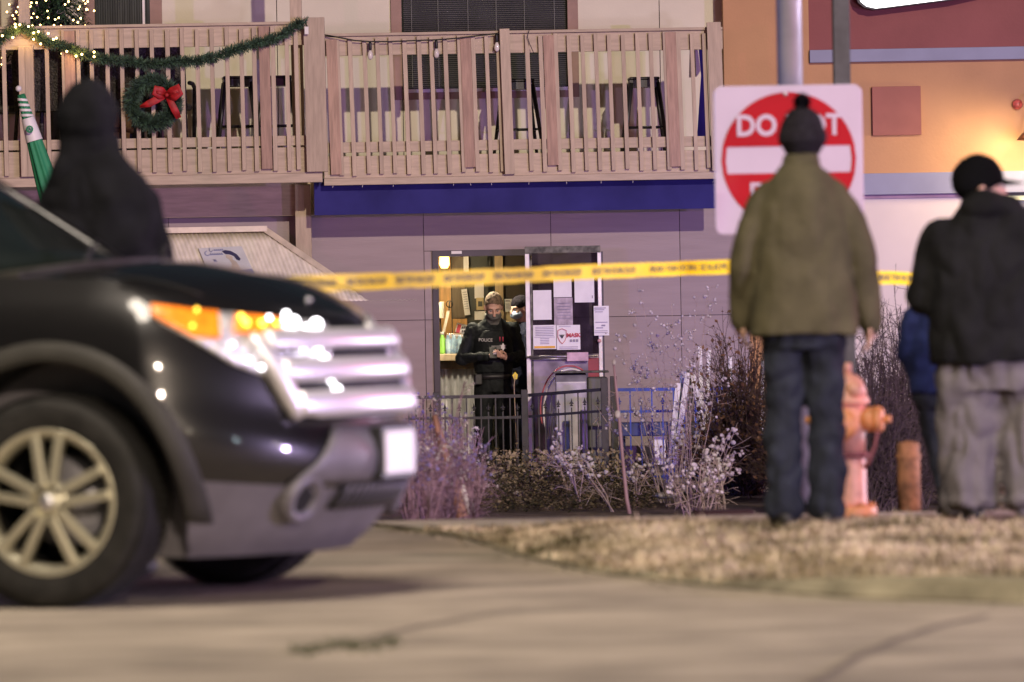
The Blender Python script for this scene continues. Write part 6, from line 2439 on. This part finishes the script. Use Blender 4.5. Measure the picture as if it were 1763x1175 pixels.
# --- shorter person in navy behind him ---------------------------------------
t = person('person', 'person in a navy jacket and dark jeans, mostly hidden behind the black jacket', 1632, 27.1)
t.scale = (1, 1, .86)
h = 1.46
hc = (.06, .05, 1.34)
legs = {1: [(.085, 0, .74), (.09, .03, .40), (.095, -.01, .08)], -1: [(-.085, 0, .74), (-.03, .03, .40), (.0, -.01, .08)]}
arms = {1: [(.16, .0, 1.15), (.20, .06, .92), (.12, .2, .86)], -1: [(-.15, .0, 1.14), (-.17, .03, .94), (-.10, .06, .77)]}
bd, T, rot = body(t, h, M['skin'], hc, -.6, -.2, arms, legs, .011, .92, (0, 0), {1: ((-.7, .5, 0), (0, 0, 1), -1, .5), -1: ((.4, .2, -1), (-1, 0, 0), -1, .5)}, .15)
face_parts(t, T, rot, .92)
hair_cap(t, T, rot, M['hairdark'], .94)
c = MB()
c.loft(rings_z([(0, 0, .70, .18, .135), (0, 0, .85, .18, .135), (0, 0, 1.02, .175, .13), (0, 0, 1.13, .165, .115), (0, 0, 1.19, .12, .10), (0, .01, 1.24, .075, .07)]))
limb(c, [(.15, 0, 1.13), (.20, .05, .92), (.13, .17, .87)], [.075, .07, .055])
limb(c, [(-.14, 0, 1.12), (-.165, .02, .93), (-.115, .04, .78)], [.075, .072, .06])
finish(c, 'jacket', M['bluecloth'], t, .012, 3, .014, (5, 5, 5), 31.0)
k = MB()
k.loft(rings_z([(0, 0, .62, .145, .115), (0, 0, .75, .15, .115), (0, 0, .82, .14, .1)]))
limb(k, [(.08, 0, .70), (.095, .01, .40), (.10, -.01, .10)], [.088, .072, .066])
limb(k, [(-.075, 0, .70), (-.03, .01, .40), (.005, -.01, .10)], [.088, .07, .062])
finish(k, 'jeans', M['jean'], t, .012, 3, .013, (7, 7, 5), 4)
shoe(t, (.10, -.02), -.3, M['shoe'], .25)
shoe(t, (.005, -.02), .1, M['shoe'], .25)

# --- hooded person beyond the car --------------------------------------------
t = person('person', 'person in a black hooded sweatshirt standing beyond the dark car hood', 180, 22.75, 0.0, 0.0)
h = 1.98
hc = (-.03, .03, 1.86)
legs = {1: [(.09, 0, .98), (.10, .02, .5), (.10, 0, .08)], -1: [(-.09, 0, .98), (-.10, .02, .5), (-.10, 0, .08)]}
arms = {1: [(.17, 0, 1.50), (.215, .05, 1.22), (.14, .2, 1.04)], -1: [(-.17, 0, 1.52), (-.20, .05, 1.22), (-.14, .2, 1.04)]}
bd, T, rot = body(t, h, M['skin'], hc, -1.0, -.12, arms, legs, .011, 1.0, (0, 0), {1: ((-.7, .5, -.2), (0, 0, 1), -1, .6), -1: ((.7, .5, -.2), (0, 0, 1), 1, .6)})
face_parts(t, T, rot)
c = MB()
c.loft(rings_z([(.02, 0, .90, .215, .165), (.02, 0, 1.05, .225, .17), (.015, 0, 1.25, .225, .17), (.0, 0, 1.40, .236, .165), (-.005, 0, 1.52, .230, .155), (-.012, 0, 1.59, .208, .14), (-.022, 0, 1.645, .172, .13), (-.03, 0, 1.695, .132, .125), (-.033, .0, 1.77, .112, .12)], pw=2.1))
limb(c, [(.165, 0, 1.50), (.222, .04, 1.21), (.15, .18, 1.05)], [.085, .085, .06])
limb(c, [(-.165, 0, 1.52), (-.21, .04, 1.21), (-.15, .18, 1.05)], [.085, .085, .06])
c.ell((-.036, -.015, 1.90), (.110, .122, .105), 22, 16)
c.ell((-.036, -.015, 1.86), (.114, .124, .12), 22, 16)
c.ell((-.034, -.02, 1.82), (.110, .118, .11), 20, 14)
c.tube([(-.034 + .105 * math.cos(a_), .075, 1.86 + .115 * math.sin(a_)) for a_ in [2 * math.pi * i / 20 for i in range(21)]], .012, 8)
finish(c, 'hooded_sweatshirt', M['hoodie'], t, .011, 2, .026, (5, 5, 3.0), 41.0)
k = MB()
k.loft(rings_z([(0, 0, .80, .165, .125), (0, 0, .95, .17, .125), (0, 0, 1.0, .15, .1)]))
limb(k, [(.09, 0, .88), (.10, .01, .5), (.10, 0, .10)], [.098, .082, .074])
limb(k, [(-.09, 0, .88), (-.10, .01, .5), (-.10, 0, .10)], [.098, .082, .074])
finish(k, 'trousers', M['jean'], t, .013, 2, .012, (7, 7, 5), 5)
shoe(t, (.10, -.01), -.4, M['shoe'])
shoe(t, (-.10, -.01), .1, M['shoe'])

# --- police officer with phone, facing the street -----------------------------
OY = 56.75
t = person('person', 'bareheaded police officer in black looking down at the phone in both hands', 852, OY, math.pi + .16, -.57)
h = 1.82
hc = (.0, .10, 1.675)
legs = {1: [(.10, 0, .93), (.11, .02, .5), (.12, 0, .08)], -1: [(-.10, 0, .93), (-.11, .02, .5), (-.12, 0, .08)]}
# local +x is the viewer's left after turning to face the street
arms = {1: [(.20, .0, 1.46), (.315, .03, 1.17), (.075, .25, 1.185)], -1: [(-.20, .0, 1.46), (-.25, .06, 1.19), (-.085, .26, 1.17)]}
bd, T, rot = body(t, h, M['skin2'], hc, -.10, -.50, arms, legs, .0075, 1.10, (0, .0), {1: ((-.85, .35, .10), (.1, .45, -.9), -1, .7), -1: ((.75, .45, .25), (.0, .5, -.9), 1, .7)})
face_parts(t, T, rot, 1.1)
hair_cap(t, T, rot, M['hair'], 1.0, .075, -.03)
# neck gaiter pulled over nose and mouth
k = MB()
k.ell(T((0, .030, -.062)), (.078, .088, .056), 18, 12, rot)
k.ell(T((0, .01, -.10)), (.076, .082, .05), 18, 12, rot)
k.tube([(0, .02, 1.52), (0, .05, 1.60)], [.088, .085], 16)
finish(k, 'neck_gaiter', M['gaiter'], t, .008, 2, .005, (14, 14, 20))
c = MB()
c.loft(rings_z([(0, 0, .93, .175, .125), (0, 0, 1.05, .185, .13), (0, 0, 1.20, .205, .14), (0, 0, 1.34, .225, .14), (0, 0, 1.44, .22, .125), (0, 0, 1.50, .16, .10), (0, .01, 1.55, .095, .085), (0, .02, 1.575, .075, .075)]))
limb(c, [(.195, 0, 1.44), (.318, .03, 1.165), (.10, .235, 1.18)], [.083, .075, .048])
limb(c, [(-.195, 0, 1.44), (-.255, .05, 1.18), (-.115, .24, 1.165)], [.083, .07, .048])
finish(c, 'uniform_jacket', M['uniform'], t, .009, 3, .012, (8, 8, 7), 51.0)
v = MB()
v.loft(rings_z([(0, .01, 1.02, .188, .145), (0, .01, 1.2, .208, .155), (0, .01, 1.36, .205, .155), (0, .005, 1.44, .15, .135)]))
finish(v, 'vest', M['uniform'], t, .01, 2, .004, (9, 9, 9), 3)
k = MB()
k.loft(rings_z([(0, 0, .82, .165, .12), (0, 0, .95, .172, .125), (0, 0, 1.0, .165, .115)]))
limb(k, [(.095, 0, .88), (.11, .01, .5), (.12, 0, .10)], [.105, .085, .075])
limb(k, [(-.095, 0, .88), (-.11, .01, .5), (-.12, 0, .10)], [.105, .085, .075])
finish(k, 'trousers', M['uniform'], t, .012, 3, .012, (7, 7, 5), 7)
k = MB().loft(rings_z([(0, 0, .955, .182, .135), (0, 0, 1.005, .184, .137)]))
bl = k.build('belt', M['black'], t, local=True)
MB().box((.13, .06, .90), (.21, .14, 1.01), .012).build('pouch', M['black'], bl, local=True)
MB().box((-.21, .0, .84), (-.165, .1, 1.0), .012).build('holster', M['black'], bl, local=True)
MB().ell((.19, .105, 1.0), (.012, .01, .014)).ell((.19, .105, .965), (.012, .01, .012)).build('snap', M['silver'], bl, local=True)
k = MB()
put_text(k, 'POLICE', .043, (.10, .178, 1.345), (-1, 0, -.05), (0, .1, 1), .0006)
kind(k.build('lettering', M['white_ink'], t, local=True), 'stuff')
k = MB()
put_text(k, 'P', .001, (.10, .17, 1.30), (-1, 0, 0), (0, 0, 1)) if False else None
star = []
for i in range(12):
    a = 2 * math.pi * i / 12 + math.pi / 2
    r = .040 if i % 2 == 0 else .022
    star.append((-.075 + r * math.cos(a), .182, 1.275 + r * math.sin(a)))
MB().prism(star, (0, -1, 0), .012).build('badge', M['silver'], t, local=True)
MB().box((-.055, .176, 1.25), (.045, .186, 1.29), .003).build('name_tag', new_mat('grey_name_tag', (.16, .16, .15), .6, var=.2), t, local=True)
for x in (-.045, -.075):
    MB().tube([(x, .172, 1.33), (x, .178, 1.375)], .006, 6).build('lanyard_cord', M['redink'], t, local=True)
ph = thing('phone', 'black phone held by the bareheaded officer', 'phone', t.location + Vector((.005, -.325, 1.215)))
ph.rotation_euler = (R(-38), 0, .05)
MB().box((-.036, -.005, -.065), (.036, .005, .075), .004).build('case', M['black'], ph, local=True)
MB().box((-.032, .0052, -.058), (.032, .0062, .068)).build('screen', new_mat('lit_phone_screen', (.05, .05, .06), .2, emit=(.8, .8, .9), estr=.6), ph, local=True)
MB().box((.0, -.007, -.02), (.03, -.0055, .03)).build('card', M['greypaper'], ph, local=True)
shoe(t, (.12, .0), -.2, M['shoe'])
shoe(t, (-.12, .0), .2, M['shoe'])

# --- second officer, half behind the door -------------------------------------
t = person('person', 'masked officer in navy and a black knit cap half hidden by the glass door', 908, 57.3, math.radians(115), -.57)
h = 1.78
hc = (.0, .05, 1.65)
legs = {1: [(.10, 0, .93), (.10, .02, .5), (.10, 0, .08)], -1: [(-.10, 0, .93), (-.10, .02, .5), (-.10, 0, .08)]}
arms = {1: [(.19, 0, 1.42), (.24, .10, 1.15), (.08, .28, 1.12)], -1: [(-.19, 0, 1.42), (-.24, .10, 1.15), (-.08, .28, 1.10)]}
bd, T, rot = body(t, h, M['skin2'], hc, .1, -.12, arms, legs, .009, 1.0, (0, 0), {1: ((-.7, .6, 0), (0, 0, 1), -1, .6), -1: ((.7, .6, 0), (0, 0, 1), 1, .6)})
face_parts(t, T, rot)
k = MB()
k.ell(T((0, .045, -.05)), (.066, .070, .052), 18, 12, rot)
finish(k, 'face_mask', M['mask'], t, .007, 1, .003, (10, 10, 40))
k = MB()
k.ell(T((0, -.015, .055)), (.088, .106, .085), 18, 12, rot)
finish(k, 'knit_cap', M['knit'], t, .008, 1)
c = MB()
c.loft(rings_z([(0, 0, .88, .19, .14), (0, 0, 1.05, .195, .14), (0, 0, 1.25, .215, .15), (0, 0, 1.40, .21, .13), (0, 0, 1.47, .15, .10), (0, .01, 1.52, .085, .08)]))
limb(c, [(.185, 0, 1.41), (.25, .09, 1.15), (.10, .26, 1.12)], [.085, .078, .05])
limb(c, [(-.185, 0, 1.41), (-.25, .09, 1.15), (-.10, .26, 1.10)], [.085, .078, .05])
finish(c, 'uniform_jacket', M['navyuni'], t, .010, 3, .012, (8, 8, 7), 61.0)
k = MB()
k.loft(rings_z([(0, 0, .80, .165, .12), (0, 0, .95, .172, .125), (0, 0, 1.0, .165, .115)]))
limb(k, [(.095, 0, .88), (.10, .01, .5), (.10, 0, .10)], [.10, .085, .075])
limb(k, [(-.095, 0, .88), (-.10, .01, .5), (-.10, 0, .10)], [.10, .085, .075])
finish(k, 'trousers', M['navyuni'], t, .012, 3, .012, (7, 7, 5), 9)
MB().tube([(.15, .16, 1.36), (.17, .17, 1.10), (.16, .18, .95)], .018, 8).build('strap', M['black'], t, local=True)
shoe(t, (.10, 0), -.2, M['shoe'])
shoe(t, (-.10, 0), .2, M['shoe'])
# yellow marker flag on a thin rod in front of the door
yq = P(887, 647, 54.2)
fg = thing('marker_flag', 'small yellow marker flag on a thin rod in front of the officers', 'flag', (yq.x, 54.2, -.6))
MB().tube([P(887, 645, 54.2), P(885, 665, 54.2), (yq.x + .01, 54.2, -.6)], .004, 5).build('rod', M['palewood'], fg)
c = yq
MB().prism([c + Vector((0, 0, .035)), c + Vector((.026, .0, .008)), c + Vector((.018, 0, -.034)), c + Vector((-.012, 0, -.036)), c + Vector((-.027, 0, .004))], (0, 1, 0), .012).build('cloth', new_mat('yellow_cloth', (.85, .68, .05), .6, var=.2, scale=30), fg)
